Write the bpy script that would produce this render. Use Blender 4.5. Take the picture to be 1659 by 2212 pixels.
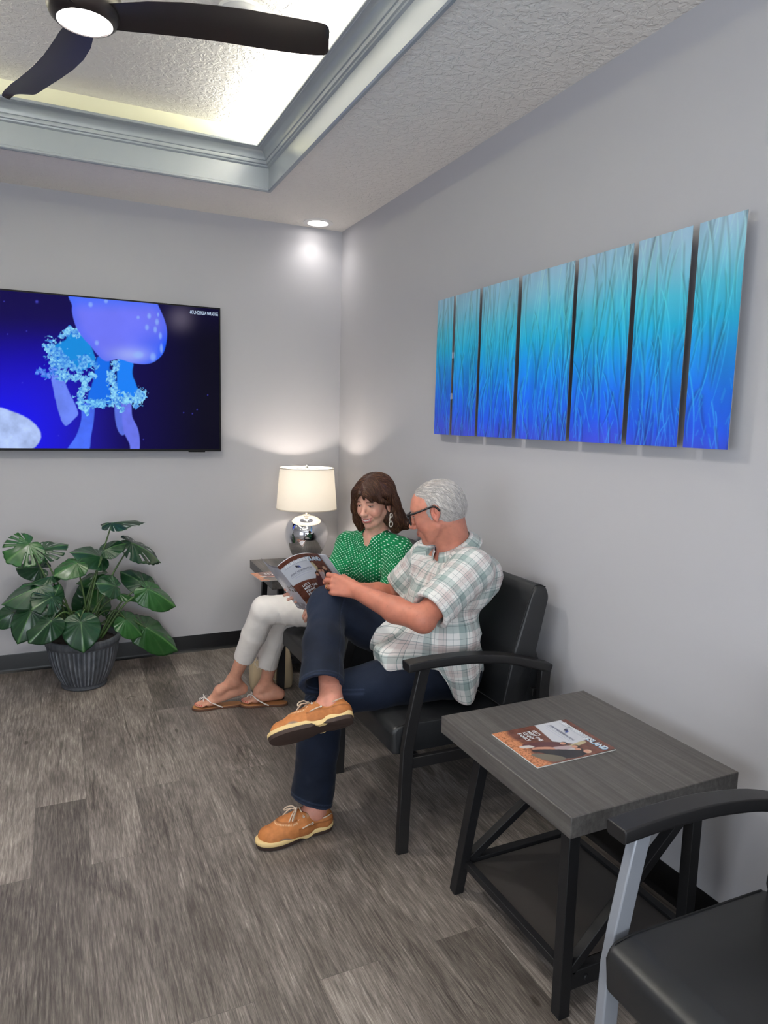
import bpy, math, random
import numpy as np
from mathutils import Vector, Matrix
S = bpy.context.scene
COL = S.collection
for o in list(bpy.data.objects): bpy.data.objects.remove(o)
PI = math.pi
V = lambda *a: np.array(a, float)

# ------------------------------------------------------------------ camera
CAM = V(-1.7429, -4.4711, 1.5084); PITCH, YAW, ROLL, FPX = -0.1291, 0.4383, 0.0235, 1505.1
def cam_axes():
    f = V(math.sin(YAW)*math.cos(PITCH), math.cos(YAW)*math.cos(PITCH), math.sin(PITCH))
    r = V(math.cos(YAW), -math.sin(YAW), 0); u = np.cross(r, f)
    c, s = math.cos(ROLL), math.sin(ROLL)
    return c*r+s*u, -s*r+c*u, f
cr, cu, cf = cam_axes()
cd = bpy.data.cameras.new('camera'); cam = bpy.data.objects.new('camera', cd); COL.objects.link(cam)
cam.matrix_world = Matrix(((cr[0], cu[0], -cf[0], CAM[0]), (cr[1], cu[1], -cf[1], CAM[1]), (cr[2], cu[2], -cf[2], CAM[2]), (0, 0, 0, 1)))
cd.sensor_fit = 'VERTICAL'; cd.sensor_height = 24.0; cd.lens = FPX/2212*24.0
cd.clip_start = 0.05
S.camera = cam

# ------------------------------------------------------------------ view, world, lights
S.view_settings.view_transform = 'Standard'; S.view_settings.look = 'None'
S.view_settings.gamma = 1.0; S.view_settings.use_curve_mapping = False
S.view_settings.exposure = -0.06
w = bpy.data.worlds.new('world'); S.world = w; w.use_nodes = True
w.node_tree.nodes['Background'].inputs[0].default_value = (0.75, 0.87, 1.0, 1)
w.node_tree.nodes['Background'].inputs[1].default_value = 1.0

def light(name, kind, loc, power, color, rot=(0, 0, 0), size=None, size_y=None, spot=None, blend=0.5, spread=None):
    d = bpy.data.lights.new(name, kind); o = bpy.data.objects.new(name, d); COL.objects.link(o)
    o.location = loc; o.rotation_euler = rot; d.energy = power; d.color = color
    if kind == 'AREA':
        d.shape = 'RECTANGLE' if size_y else 'DISK'
        d.size = size
        if size_y: d.size_y = size_y
        if spread: d.spread = spread
    elif kind == 'SPOT':
        d.spot_size = spot; d.spot_blend = blend; d.shadow_soft_size = size or 0.05
    else:
        d.shadow_soft_size = size or 0.05
    return o
COOL = (0.86, 0.93, 1.0); NEUT = (1.0, 0.955, 0.91); WARM = (1.0, 0.89, 0.77)
# daylight through the windows behind the camera
light('window_daylight', 'AREA', (-4.34, -4.6, 1.45), 26, COOL, (0, -PI/2, 0), 1.5, 2.6, spread=math.radians(120))
light('window_daylight', 'AREA', (-2.3, -7.24, 1.35), 108, COOL, (math.radians(118), 0, 0), 2.2, 1.6)
# light-emitting strips hidden on top of the cove moulding
TX0, TX1, TY0, TY1 = -2.60, -0.653, -3.40, -0.588      # tray opening
zc = 2.95
for (cx, cy, lx, ly, p) in ((TX1-.06, (TY0+TY1)/2, .03, 2.6, 46.0), (TX0+.06, (TY0+TY1)/2, .03, 2.6, 44.0),
                            ((TX0+TX1)/2, TY1-.06, 1.75, .03, 0.15), ((TX0+TX1)/2, TY0+.06, 1.75, .03, 30.0)):
    light('cove_strip_light', 'AREA', (cx, cy, zc), p, (1.0, .99, 0.89), (PI, 0, 0), lx, ly)
# recessed ceiling lights (the one in view hangs in the corner)
DLX, DLY = -0.213, -0.128
for (x, y, p) in ((DLX, DLY, 6.5), (-2.95, -0.4, 16), (-2.95, -2.2, 18), (-1.6, -3.9, 30), (-2.9, -4.6, 22), (-1.6, -5.6, 18)):
    light('recessed_lamp_light', 'SPOT', (x, y, 2.725), p, NEUT, (0, 0, 0), 0.05, None, math.radians(140), 1.0)
light('fan_lamp_light', 'SPOT', (-1.626, -1.994, 2.678), 82, NEUT, (0, 0, 0), 0.07, None, math.radians(143), 0.5)
light('table_lamp_light', 'POINT', (-0.33, -0.30, 1.10), 24, WARM, size=0.035)

# ------------------------------------------------------------------ helpers
MATS = {}
def mat(name, color=(.8, .8, .8), rough=.5, metal=0., spec=.5, emit=None, estr=0., trans=0., alpha=1., coat=0., sss=0., sheen=0.):
    m = bpy.data.materials.new(name); m.use_nodes = True; MATS[name] = m
    b = m.node_tree.nodes['Principled BSDF']
    b.inputs['Base Color'].default_value = (*color, 1); b.inputs['Roughness'].default_value = rough
    b.inputs['Metallic'].default_value = metal; b.inputs['Specular IOR Level'].default_value = spec
    if emit: b.inputs['Emission Color'].default_value = (*emit, 1); b.inputs['Emission Strength'].default_value = estr
    b.inputs['Transmission Weight'].default_value = trans; b.inputs['Alpha'].default_value = alpha
    b.inputs['Coat Weight'].default_value = coat
    b.inputs['Sheen Weight'].default_value = sheen
    if sss:
        b.inputs['Subsurface Weight'].default_value = sss; b.inputs['Subsurface Radius'].default_value = (1, .35, .2); b.inputs['Subsurface Scale'].default_value = .008
    return m
def nd(m, kind, **kw):
    n = m.node_tree.nodes.new(kind)
    for k, v in kw.items():
        if k.startswith('i_'): n.inputs[k[2:].replace('_', ' ')].default_value = v
        else: setattr(n, k, v)
    return n
def lk(m, a, b): m.node_tree.links.new(a, b)
def bsdf(m): return m.node_tree.nodes['Principled BSDF']
def ramp(m, stops, fac=None):
    n = m.node_tree.nodes.new('ShaderNodeValToRGB'); e = n.color_ramp.elements
    while len(e) < len(stops): e.new(.5)
    for k, (p, c) in enumerate(stops):
        e[k].position = p; e[k].color = (*c, 1) if len(c) == 3 else c
    if fac is not None: lk(m, fac, n.inputs[0])
    return n
def mapping(m, scale=(1, 1, 1), rot=(0, 0, 0), loc=(0, 0, 0), coord='Object'):
    t = nd(m, 'ShaderNodeTexCoord'); p = nd(m, 'ShaderNodeMapping'); lk(m, t.outputs[coord], p.inputs[0])
    p.inputs['Scale'].default_value = scale; p.inputs['Rotation'].default_value = rot; p.inputs['Location'].default_value = loc
    return p.outputs[0]
def noise(m, vec, scale, detail=4., rough=.5, dist=0.):
    n = nd(m, 'ShaderNodeTexNoise'); n.inputs['Scale'].default_value = scale; n.inputs['Detail'].default_value = detail
    n.inputs['Roughness'].default_value = rough; n.inputs['Distortion'].default_value = dist
    if vec is not None: lk(m, vec, n.inputs['Vector'])
    return n
def bump(m, height, strength=.3, dist=.01):
    b = nd(m, 'ShaderNodeBump'); b.inputs['Strength'].default_value = strength; b.inputs['Distance'].default_value = dist
    lk(m, height, b.inputs['Height']); lk(m, b.outputs[0], bsdf(m).inputs['Normal']); return b
def mix(m, a, b, fac, blend='MIX'):
    n = nd(m, 'ShaderNodeMix', data_type='RGBA', blend_type=blend)
    for s, v in ((n.inputs[6], a), (n.inputs[7], b), (n.inputs[0], fac)):
        if isinstance(v, (int, float)): s.default_value = v
        elif isinstance(v, tuple): s.default_value = (*v, 1)
        else: lk(m, v, s)
    return n.outputs[2]
def srgb(r, g, b):
    f = lambda c: (c/255/12.92) if c <= 10.3 else ((c/255+.055)/1.055)**2.4
    return (f(r), f(g), f(b))

def nrm(v):
    v = np.asarray(v, float); return v/max(1e-12, np.linalg.norm(v))
def frame(d, up=(0, 0, 1)):
    d = nrm(d); up = np.asarray(up, float)
    if abs(d @ nrm(up)) > .98: up = V(1, 0, 0) if abs(d[0]) < .9 else V(0, 1, 0)
    s = nrm(np.cross(d, up)); return d, s, np.cross(s, d)

class MB:
    """collects pieces of ONE part"""
    def __init__(s): s.v = []; s.f = []; s.mi = []; s.m = 0
    def add(s, vs, fs):
        n = len(s.v); s.v += [tuple(map(float, p)) for p in vs]
        s.f += [tuple(i+n for i in f) for f in fs]; s.mi += [s.m]*len(fs); return s
    def box(s, lo, hi):
        (a, b, c), (d, e, f) = lo, hi
        return s.add([(a, b, c), (d, b, c), (d, e, c), (a, e, c), (a, b, f), (d, b, f), (d, e, f), (a, e, f)],
                     [(0, 3, 2, 1), (4, 5, 6, 7), (0, 1, 5, 4), (1, 2, 6, 5), (2, 3, 7, 6), (3, 0, 4, 7)])
    def bar(s, a, b, w, h, up=(0, 0, 1)):
        a, b = V(*a), V(*b); d, sd, u = frame(b-a, up)
        vs = [p+sd*i*w/2+u*j*h/2 for p in (a, b) for i, j in ((-1, -1), (1, -1), (1, 1), (-1, 1))]
        return s.add(vs, [(3, 2, 1, 0), (4, 5, 6, 7), (0, 1, 5, 4), (1, 2, 6, 5), (2, 3, 7, 6), (3, 0, 4, 7)])
    def rings(s, rs, caps=True, closed=True, loop=False):
        n = len(rs[0]); vs = [p for r in rs for p in r]; fs = []; m = len(rs)
        for i in range(m if loop else m-1):
            for j in range(n if closed else n-1):
                a, b = i*n+j, i*n+(j+1) % n; c = ((i+1) % m)*n+j; d = ((i+1) % m)*n+(j+1) % n
                fs.append((a, b, d, c))
        if caps and not loop: fs += [tuple(range(n))[::-1], tuple(range((m-1)*n, m*n))]
        return s.add(vs, fs)
    def tube(s, pts, r, n=10, caps=True, up=(0, 0, 1), flat=1.0):
        pts = [V(*p) for p in pts]; rs = []
        pu = None
        for i, p in enumerate(pts):
            t = pts[min(i+1, len(pts)-1)]-pts[max(i-1, 0)]
            d = nrm(t)
            if pu is None: _, sd, u = frame(d, up)
            else:
                u = nrm(pu-d*(pu @ d)); sd = np.cross(d, u)
            pu = u
            rr = r[i] if hasattr(r, '__len__') else r
            rs.append([p+sd*math.cos(2*PI*k/n)*rr+u*math.sin(2*PI*k/n)*rr*flat for k in range(n)])
        return s.rings(rs, caps)
    def lathe(s, prof, c=(0, 0, 0), n=48, caps=False):
        return s.rings([[(c[0]+r*math.cos(2*PI*k/n), c[1]+r*math.sin(2*PI*k/n), c[2]+z) for k in range(n)] for r, z in prof], caps)
    def prism(s, poly, z0, z1, axis=2):
        def P(a, b, z): return {2: (a, b, z), 1: (a, z, b), 0: (z, a, b)}[axis]
        n = len(poly)
        return s.add([P(a, b, z0) for a, b in poly]+[P(a, b, z1) for a, b in poly],
                     [tuple(range(n))[::-1], tuple(range(n, 2*n))]+[(i, (i+1) % n, n+(i+1) % n, n+i) for i in range(n)])
    def sweep(s, path, prof, side=(0, 1, 0)):
        """sweep a closed (side, up) profile along a path lying in the plane normal to side"""
        sd = nrm(side); rs = []; path = [V(*p) for p in path]
        for i, p in enumerate(path):
            t = nrm(path[min(i+1, len(path)-1)]-path[max(i-1, 0)]); u = np.cross(sd, t)
            rs.append([p+sd*a+u*b for a, b in prof])
        return s.rings(rs)
    def build(s, name, mats, parent=None, smooth=False, bevel=0., seg=2, sub=0, off=None, angle=35):
        me = bpy.data.meshes.new(name)
        v = s.v
        if off is not None: v = [(p[0]-off[0], p[1]-off[1], p[2]-off[2]) for p in v]
        me.from_pydata(v, [], s.f); me.update()
        for m in (mats if isinstance(mats, (list, tuple)) else [mats]): me.materials.append(m if not isinstance(m, str) else MATS[m])
        if max(s.mi, default=0): me.polygons.foreach_set('material_index', s.mi)
        o = bpy.data.objects.new(name, me); COL.objects.link(o)
        import bmesh
        bm = bmesh.new(); bm.from_mesh(me); bmesh.ops.recalc_face_normals(bm, faces=bm.faces); bm.to_mesh(me); bm.free()
        if bevel:
            b = o.modifiers.new('bevel', 'BEVEL'); b.width = bevel; b.segments = seg; b.limit_method = 'ANGLE'; b.angle_limit = math.radians(30)
        if sub:
            b = o.modifiers.new('sub', 'SUBSURF'); b.levels = sub; b.render_levels = sub
        if smooth is True: me.polygons.foreach_set('use_smooth', [True]*len(me.polygons))
        elif smooth == 'auto' or bevel:
            me.set_sharp_from_angle(angle=math.radians(angle)); me.polygons.foreach_set('use_smooth', [True]*len(me.polygons))
        if parent is not None: o.parent = parent
        return o
def tag(o, label, cat, group=None, kind=None):
    o['label'] = label; o['category'] = cat
    if group: o['group'] = group
    if kind: o['kind'] = kind
    return o
def thing(name, label, cat, loc=(0, 0, 0), rz=0., group=None):
    o = bpy.data.objects.new(name, None); COL.objects.link(o); o.location = loc; o.rotation_euler = (0, 0, rz)
    o.empty_display_size = .05
    return tag(o, label, cat, group)
def struct(o, label=None):
    o['kind'] = 'structure'
    if label: o['label'] = label
    return o
def dup(root, loc, rz, label, **kw):
    r = root.copy(); COL.objects.link(r); r.location = loc; r.rotation_euler = (0, 0, rz); r['label'] = label
    def rec(src, dst):
        for c in src.children:
            d = c.copy(); COL.objects.link(d); d.parent = dst; rec(c, d)
    rec(root, r); return r
def text_mesh(body, size=1., shear=0., bold=0.):
    """outline text as (verts, faces), left-bottom at the origin"""
    c = bpy.data.curves.new('letters', 'FONT'); c.body = body; c.size = size; c.shear = shear; c.resolution_u = 3; c.offset = bold*size
    o = bpy.data.objects.new('letters', c); COL.objects.link(o)
    bpy.context.view_layer.update()
    me = bpy.data.meshes.new_from_object(o.evaluated_get(bpy.context.evaluated_depsgraph_get()))
    vs = np.array([v.co[:] for v in me.vertices]).reshape(-1, 3); fs = [tuple(p.vertices) for p in me.polygons]
    bpy.data.objects.remove(o); bpy.data.curves.remove(c); bpy.data.meshes.remove(me)
    return vs, fs
def spline(pts, n=8):
    """Catmull-Rom through the points"""
    P = [V(*p) for p in pts]; P = [2*P[0]-P[1]]+P+[2*P[-1]-P[-2]]; out = []
    for i in range(1, len(P)-2):
        for k in range(n):
            t = k/n; a, b, c, d = P[i-1:i+3]
            out.append(.5*((2*b)+(c-a)*t+(2*a-5*b+4*c-d)*t*t+(3*b-a-3*c+d)*t**3))
    out.append(P[-2]); return out
def grid_mesh(name, X, Y, Z, colors, m, parent=None, off=None, smooth=True):
    """surface given by 2-D coordinate arrays with a colour per vertex (linear rgb)"""
    ny, nx = X.shape; v = np.stack([X, Y, Z], -1).reshape(-1, 3)
    if off is not None: v = v-np.asarray(off)
    i = np.arange(ny*nx).reshape(ny, nx); q = np.stack([i[:-1, :-1], i[:-1, 1:], i[1:, 1:], i[1:, :-1]], -1).reshape(-1, 4)
    me = bpy.data.meshes.new(name); raw_mesh(me, v, q); paint(me, colors.reshape(-1, 3))
    me.materials.append(m); o = bpy.data.objects.new(name, me); COL.objects.link(o)
    if parent is not None: o.parent = parent
    return o
def raw_mesh(me, v, q):
    me.vertices.add(len(v)); me.vertices.foreach_set('co', np.asarray(v, np.float32).ravel())
    me.loops.add(q.size); me.loops.foreach_set('vertex_index', np.asarray(q, np.int32).ravel())
    me.polygons.add(len(q)); me.polygons.foreach_set('loop_start', np.arange(0, q.size, q.shape[1], dtype=np.int32))
    me.polygons.foreach_set('loop_total', np.full(len(q), q.shape[1], np.int32))
    me.update(calc_edges=True); me.polygons.foreach_set('use_smooth', np.ones(len(q), bool))
def paint(me, c, name='Col'):
    a = me.color_attributes.new(name, 'FLOAT_COLOR', 'POINT')
    a.data.foreach_set('color', np.concatenate([c, np.ones((len(c), 1))], 1).astype(np.float32).ravel())
def vcol(m, name='Col'):
    n = nd(m, 'ShaderNodeVertexColor'); n.layer_name = name; return n.outputs[0]
def hash2(ix, iy, seed=0):
    h = np.sin(ix*127.1+iy*311.7+seed*74.7)*43758.5453; return h-np.floor(h)
def vnoise(x, y, seed=0):
    ix, iy = np.floor(x), np.floor(y); fx, fy = x-ix, y-iy; fx = fx*fx*(3-2*fx); fy = fy*fy*(3-2*fy)
    a, b, c, d = hash2(ix, iy, seed), hash2(ix+1, iy, seed), hash2(ix, iy+1, seed), hash2(ix+1, iy+1, seed)
    return a+(b-a)*fx+(c-a)*fy+(a-b-c+d)*fx*fy
def fbm(x, y, oct=4, seed=0):
    s = 0; a = .5
    for k in range(oct): s = s+a*vnoise(x*2**k, y*2**k, seed+k*13); a *= .5
    return s
# ================================================================== the room
H, HT = 2.74, 3.035            # ceiling, tray ceiling
RX, RY = -4.3, -7.2            # the room reaches behind the camera
m = mat('wall_paint', srgb(187, 186, 190), .55, spec=.3)
n = noise(m, mapping(m), 220, 3); bump(m, n.outputs[0], .06, .002)
m = mat('ceiling_texture', srgb(240, 235, 229), .8, spec=.2)
co = mapping(m)
n1 = noise(m, co, 34, 3, .55, .6); n2 = noise(m, co, 90, 3, .5, .3)
r1 = ramp(m, [(.44, (0, 0, 0)), (.56, (1, 1, 1))], n1.outputs[0])
r2 = mix(m, r1.outputs[0], n2.outputs[0], .35)
bump(m, r2, .62, .006)
mat('tray_wall_paint', srgb(228, 225, 200), .6, spec=.3)
m = mat('trim_paint', srgb(152, 159, 167), .28, spec=.5)
mat('baseboard_rubber', srgb(14, 14, 16), .38, spec=.4)

# vinyl plank floor, boards running along y
m = mat('floor_planks', (.2, .18, .17), .42, spec=.42)
tc = nd(m, 'ShaderNodeTexCoord'); mp = nd(m, 'ShaderNodeMapping'); lk(m, tc.outputs['Object'], mp.inputs[0])
mp.inputs['Rotation'].default_value = (0, 0, PI/2); mp.inputs['Location'].default_value = (.35, .068, 0)
br = nd(m, 'ShaderNodeTexBrick', offset=.37, offset_frequency=2)
lk(m, mp.outputs[0], br.inputs[0])
br.inputs['Color1'].default_value = (0, 0, 0, 1); br.inputs['Color2'].default_value = (1, 1, 1, 1); br.inputs['Mortar'].default_value = (.5, .5, .5, 1)
br.inputs['Scale'].default_value = 1.; br.inputs['Mortar Size'].default_value = .0009; br.inputs['Mortar Smooth'].default_value = .3
br.inputs['Brick Width'].default_value = 1.22; br.inputs['Row Height'].default_value = .18; br.inputs['Bias'].default_value = 0
rnd = br.outputs['Color']; mort = br.outputs['Fac']
sep = nd(m, 'ShaderNodeSeparateXYZ'); lk(m, tc.outputs['Object'], sep.inputs[0])
def mth(m, op, a, b=None, c=None):
    n = nd(m, 'ShaderNodeMath', operation=op)
    for s, v in zip(n.inputs, (a, b, c)):
        if v is None: continue
        if isinstance(v, (int, float)): s.default_value = v
        else: lk(m, v, s)
    return n.outputs[0]
offs = mth(m, 'MULTIPLY', rnd, 37.)
def gvec(sx, sy):
    c = nd(m, 'ShaderNodeCombineXYZ')
    lk(m, mth(m, 'MULTIPLY', sep.outputs[0], sx), c.inputs[0]); lk(m, mth(m, 'MULTIPLY', sep.outputs[1], sy), c.inputs[1]); lk(m, offs, c.inputs[2]); return c.outputs[0]
g1 = noise(m, gvec(150, 9), 1., 7, .68, .3)      # long grain
g2 = noise(m, gvec(560, 17.), 1., 5, .66)           # fine fibres
g3 = noise(m, gvec(7.5, 2.3), 1., 4, .55, .7)      # broad weathering
g4 = noise(m, gvec(15, 1.7), 1., 3, .55, 1.6)      # dark splits
base = ramp(m, [(.2, srgb(64, 58, 56)), (.42, srgb(110, 103, 98)), (.6, srgb(144, 137, 131)), (.8, srgb(202, 195, 188))], g1.outputs[0])
c1 = mix(m, base.outputs[0], (0.5, 0.5, 0.5), g2.outputs[0], 'OVERLAY')
g2r = ramp(m, [(.33, (.5, .5, .5)), (.62, (1.2, 1.2, 1.2))], g2.outputs[0])
c2 = mix(m, base.outputs[0], g2r.outputs[0], .75, 'MULTIPLY')
g3r = ramp(m, [(.28, (.50, .48, .47)), (.7, (1.25, 1.24, 1.23))], g3.outputs[0])
c3 = mix(m, c2, g3r.outputs[0], .9, 'MULTIPLY')
tone = ramp(m, [(0, (.60, .59, .58)), (1, (1.28, 1.27, 1.26))], rnd)
c4 = mix(m, c3, tone.outputs[0], .9, 'MULTIPLY')
g4r = ramp(m, [(.0, (.14, .12, .11)), (.25, (.3, .27, .25)), (.31, (1, 1, 1))], g4.outputs[0])
c5 = mix(m, c4, g4r.outputs[0], .75, 'MULTIPLY')
ck = noise(m, gvec(9, .7), 1., 2, .45, .15); cm = noise(m, gvec(6, 2.2), 1., 1, .5)
cl = ramp(m, [(.0, (1, 1, 1)), (.491, (1, 1, 1)), (.498, (.2, .17, .15)), (.502, (.2, .17, .15)), (.509, (1, 1, 1))], ck.outputs[0]); cmr = ramp(m, [(.56, (0, 0, 0)), (.63, (1, 1, 1))], cm.outputs[0])
c5 = mix(m, c5, cl.outputs[0], mth(m, 'MULTIPLY', cmr.outputs[0], .55), 'MULTIPLY')
vk = nd(m, 'ShaderNodeTexVoronoi', feature='F1'); vk.inputs['Scale'].default_value = 1.; lk(m, gvec(5.5, 2.1), vk.inputs[0])
kr = ramp(m, [(.0, (.2, .17, .15)), (.035, (.35, .3, .27)), (.06, (1, 1, 1))], vk.outputs['Distance'])
c6 = mix(m, c5, kr.outputs[0], .8, 'MULTIPLY')
c7 = mix(m, c6, (.06, .055, .05), mth(m, 'MULTIPLY', mort, .55))
lk(m, c7, bsdf(m).inputs['Base Color'])
rr = ramp(m, [(.2, (.36, .36, .36)), (.8, (.5, .5, .5))], g1.outputs[0]); lk(m, rr.outputs[0], bsdf(m).inputs['Roughness'])
hb = mth(m, 'SUBTRACT', g2.outputs[0], mth(m, 'MULTIPLY', mort, 2.)); bump(m, hb, .16, .002)

struct(MB().box((RX, RY, -.1), (0, 0, 0)).build('floor', 'floor_planks'), 'grey wood plank floor')
struct(MB().box((RX-.1, 0, -.1), (.1, .1, 3.2)).build('wall_back', 'wall_paint'), 'pale grey wall behind the television')
struct(MB().box((0, RY-.1, -.1), (.1, 0, 3.2)).build('wall_right', 'wall_paint'), 'pale grey wall with the blue panels')
b = MB()                                      # left wall with a window opening
b.box((RX-.1, RY-.1, -.1), (RX, -5.9, 3.2)).box((RX-.1, -3.3, -.1), (RX, 0, 3.2)).box((RX-.1, -5.9, -.1), (RX, -3.3, .7)).box((RX-.1, -5.9, 2.2), (RX, -3.3, 3.2))
struct(b.build('wall_left', 'wall_paint'))
b = MB()
b.box((RX, RY-.1, -.1), (-3.4, RY, 3.2)).box((-1.2, RY-.1, -.1), (0, RY, 3.2)).box((-3.4, RY-.1, -.1), (-1.2, RY, .65)).box((-3.4, RY-.1, 2.25), (-1.2, RY, 3.2))
struct(b.build('wall_front', 'wall_paint'))
mat('window_frame_white', (.8, .8, .8), .4)
for nm, ax, c, lo, hi, z0, z1 in (('window_1', 1, RX-.05, -5.9, -3.3, .7, 2.2), ('window_2', 0, RY-.05, -3.4, -1.2, .65, 2.25)):
    b = MB(); t = .03
    def bx(a0, a1, q0, q1):
        if ax == 1: b.box((c-t, a0, q0), (c+t, a1, q1))
        else: b.box((a0, c-t, q0), (a1, c+t, q1))
    bx(lo, lo+.06, z0, z1); bx(hi-.06, hi, z0, z1); bx(lo+.06, hi-.06, z0, z0+.06); bx(lo+.06, hi-.06, z1-.06, z1)
    bx((lo+hi)/2-.03, (lo+hi)/2+.03, z0+.06, z1-.06)
    struct(b.build(nm, 'window_frame_white'))
# ceiling with the tray opening
b = MB()
b.box((RX, RY, H), (TX0, 0, H+.08)).box((TX1, RY, H), (0, 0, H+.08)).box((TX0, TY1, H), (TX1, 0, H+.08)).box((TX0, RY, H), (TX1, TY0, H+.08))
struct(b.build('ceiling', 'ceiling_texture'), 'knockdown textured ceiling around the tray')
struct(MB().box((TX0-.2, TY0-.2, HT), (TX1+.2, TY1+.2, HT+.08)).build('ceiling', 'ceiling_texture'), 'raised textured tray ceiling')
b = MB()
b.box((TX0-.1, TY1, H+.08), (TX1+.1, TY1+.1, HT)).box((TX0-.1, TY0-.1, H+.08), (TX1+.1, TY0, HT)).box((TX1, TY0, H+.08), (TX1+.1, TY1, HT)).box((TX0-.1, TY0, H+.08), (TX0, TY1, HT))
struct(b.build('wall_tray', 'tray_wall_paint'), 'smooth pale wall of the tray above the moulding')
# blue grey fascia and crown moulding round the tray: profile (inward, z)
prof = [(-.004, H-.012), (.008, H-.012), (.014, H-.007), (.014, H+.002), (.009, H+.006), (.009, 2.846), (.019, 2.852), (.021, 2.858), (.028, 2.861), (.030, 2.868), (.030, 2.876), (.035, 2.8785)]
for k in range(9):
    a = k/8*PI/2; prof.append((.036+.046*(1-math.cos(a)), 2.881+.036*math.sin(a)))
prof += [(.084, 2.9185), (.092, 2.9195), (.094, 2.923), (.094, 2.930), (.090, 2.933), (-.004, 2.933)]
def loop_ring(d, z): return [(TX0+d, TY0+d, z), (TX1-d, TY0+d, z), (TX1-d, TY1-d, z), (TX0+d, TY1-d, z)]
rs = [loop_ring(d, z) for d, z in prof]; b = MB(); b.rings(rs, caps=False, loop=True)
struct(b.build('trim_1', 'trim_paint', smooth='auto', angle=25), 'blue grey crown moulding around the ceiling tray')
# baseboards (with a small cove toe)
bp = [(0, 0), (-.014, 0), (-.011, .004), (-.0065, .012), (-.0045, .022), (-.0035, .102), (-.002, .108), (0, .108)]
b = MB(); b.rings([[(x, d, z) for d, z in bp] for x in (RX, -.004)]); struct(b.build('baseboard_back', 'baseboard_rubber', smooth='auto'), 'black rubber baseboard under the television wall')
b = MB(); b.rings([[(d, y, z) for d, z in bp] for y in (RY, 0)]); struct(b.build('baseboard_right', 'baseboard_rubber', smooth='auto'), 'black rubber baseboard of the right wall')

# ------------------------------------------------------------------ ceiling fixtures
mat('fixture_white', (.82, .8, .78), .4)
mat('lamp_glow', (1, 1, 1), .5, emit=(1, .95, .9), estr=14)
t = thing('recessed_light', 'round white recessed ceiling light in the room corner', 'ceiling light', (DLX, DLY, H))
prf = [(.094, 0), (.094, -.004), (.088, -.007), (.066, -.007), (.058, .004), (.055, .0185)]
MB().lathe(prf, n=48).build('trim_ring', 'fixture_white', t, smooth='auto')
MB().lathe([(.0, -.001), (.03, -.0015), (.058, -.001), (.058, .002), (0, .002)], n=40).build('lens', 'lamp_glow', t, smooth='auto')
t = thing('smoke_detector', 'round off-white smoke detector on the tray ceiling behind the fan blade', 'smoke detector', (-1.06, -1.64, HT))
MB().lathe([(.0, -.020), (.055, -.020), (.068, -.017), (.076, -.012), (.082, -.011), (.086, -.007), (.086, 0)], n=40).build('housing', 'fixture_white', t, smooth='auto')
MB().lathe([(.0, -.023), (.012, -.023), (.014, -.019)], n=20).build('test_button', 'fixture_white', t, smooth='auto')

# ceiling fan
m = mat('fan_black', srgb(38, 31, 31), .38, spec=.4)
FX, FY, FZ = -1.626, -1.994, 2.697
t = thing('ceiling_fan', 'black three blade ceiling fan with a round light, hung from the tray', 'ceiling fan', (FX, FY, FZ))
MB().lathe([(0, .335), (.075, .335), (.078, .30), (.06, .27), (.02, .262), (.014, .26)], n=40).build('canopy', 'fan_black', t, smooth='auto')
MB().lathe([(.0125, .14), (.0125, .27)], n=16).build('downrod', 'fan_black', t, smooth=True)
MB().lathe([(.014, .145), (.05, .132), (.092, .10), (.108, .065), (.108, .028), (.1, .008), (.086, -.006), (.08, -.008), (.078, .0)], n=48).build('motor_housing', 'fan_black', t, smooth='auto')
MB().lathe([(.0, -.013), (.05, -.012), (.07, -.009), (.0785, -.004), (.0785, .002), (0, .002)], n=48).build('light_diffuser', 'lamp_glow', t, smooth='auto')
def blade(th):
    # stations: radius, lead edge offset, trail edge offset, twist height
    st = [(.07, -.060, .035), (.12, -.072, .035), (.20, -.093, .030), (.30, -.106, .026), (.40, -.107, .028), (.50, -.100, .036), (.60, -.088, .045), (.67, -.080, .048), (.71, -.075, .046), (.728, -.068, .042), (.738, -.054, .032), (.743, -.030, .012)]
    rs = []
    for r, a, b_ in st:
        ring = []; tw = .013+.010*min(1, r/.5)
        for k in range(9):
            s = k/8; y = a+(b_-a)*s; z = .012+tw*(s-.5)*-1.6-.010*math.sin(PI*s)*-1; ring.append((r, y, z+.0045*math.sin(PI*s)))
        for k in range(8, -1, -1):
            s = k/8; y = a+(b_-a)*s; z = .012+tw*(s-.5)*-1.6-.010*math.sin(PI*s)*-1; ring.append((r, y, z-.0045*math.sin(PI*s)-.0012))
        c, s_ = math.cos(th), math.sin(th)
        rs.append([(x*c-y*s_, x*s_+y*c, z) for x, y, z in ring])
    return MB().rings(rs)
for d in (-16, 108, -132):
    blade(math.radians(d)).build('blade', 'fan_black', t, smooth='auto', angle=50)
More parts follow.
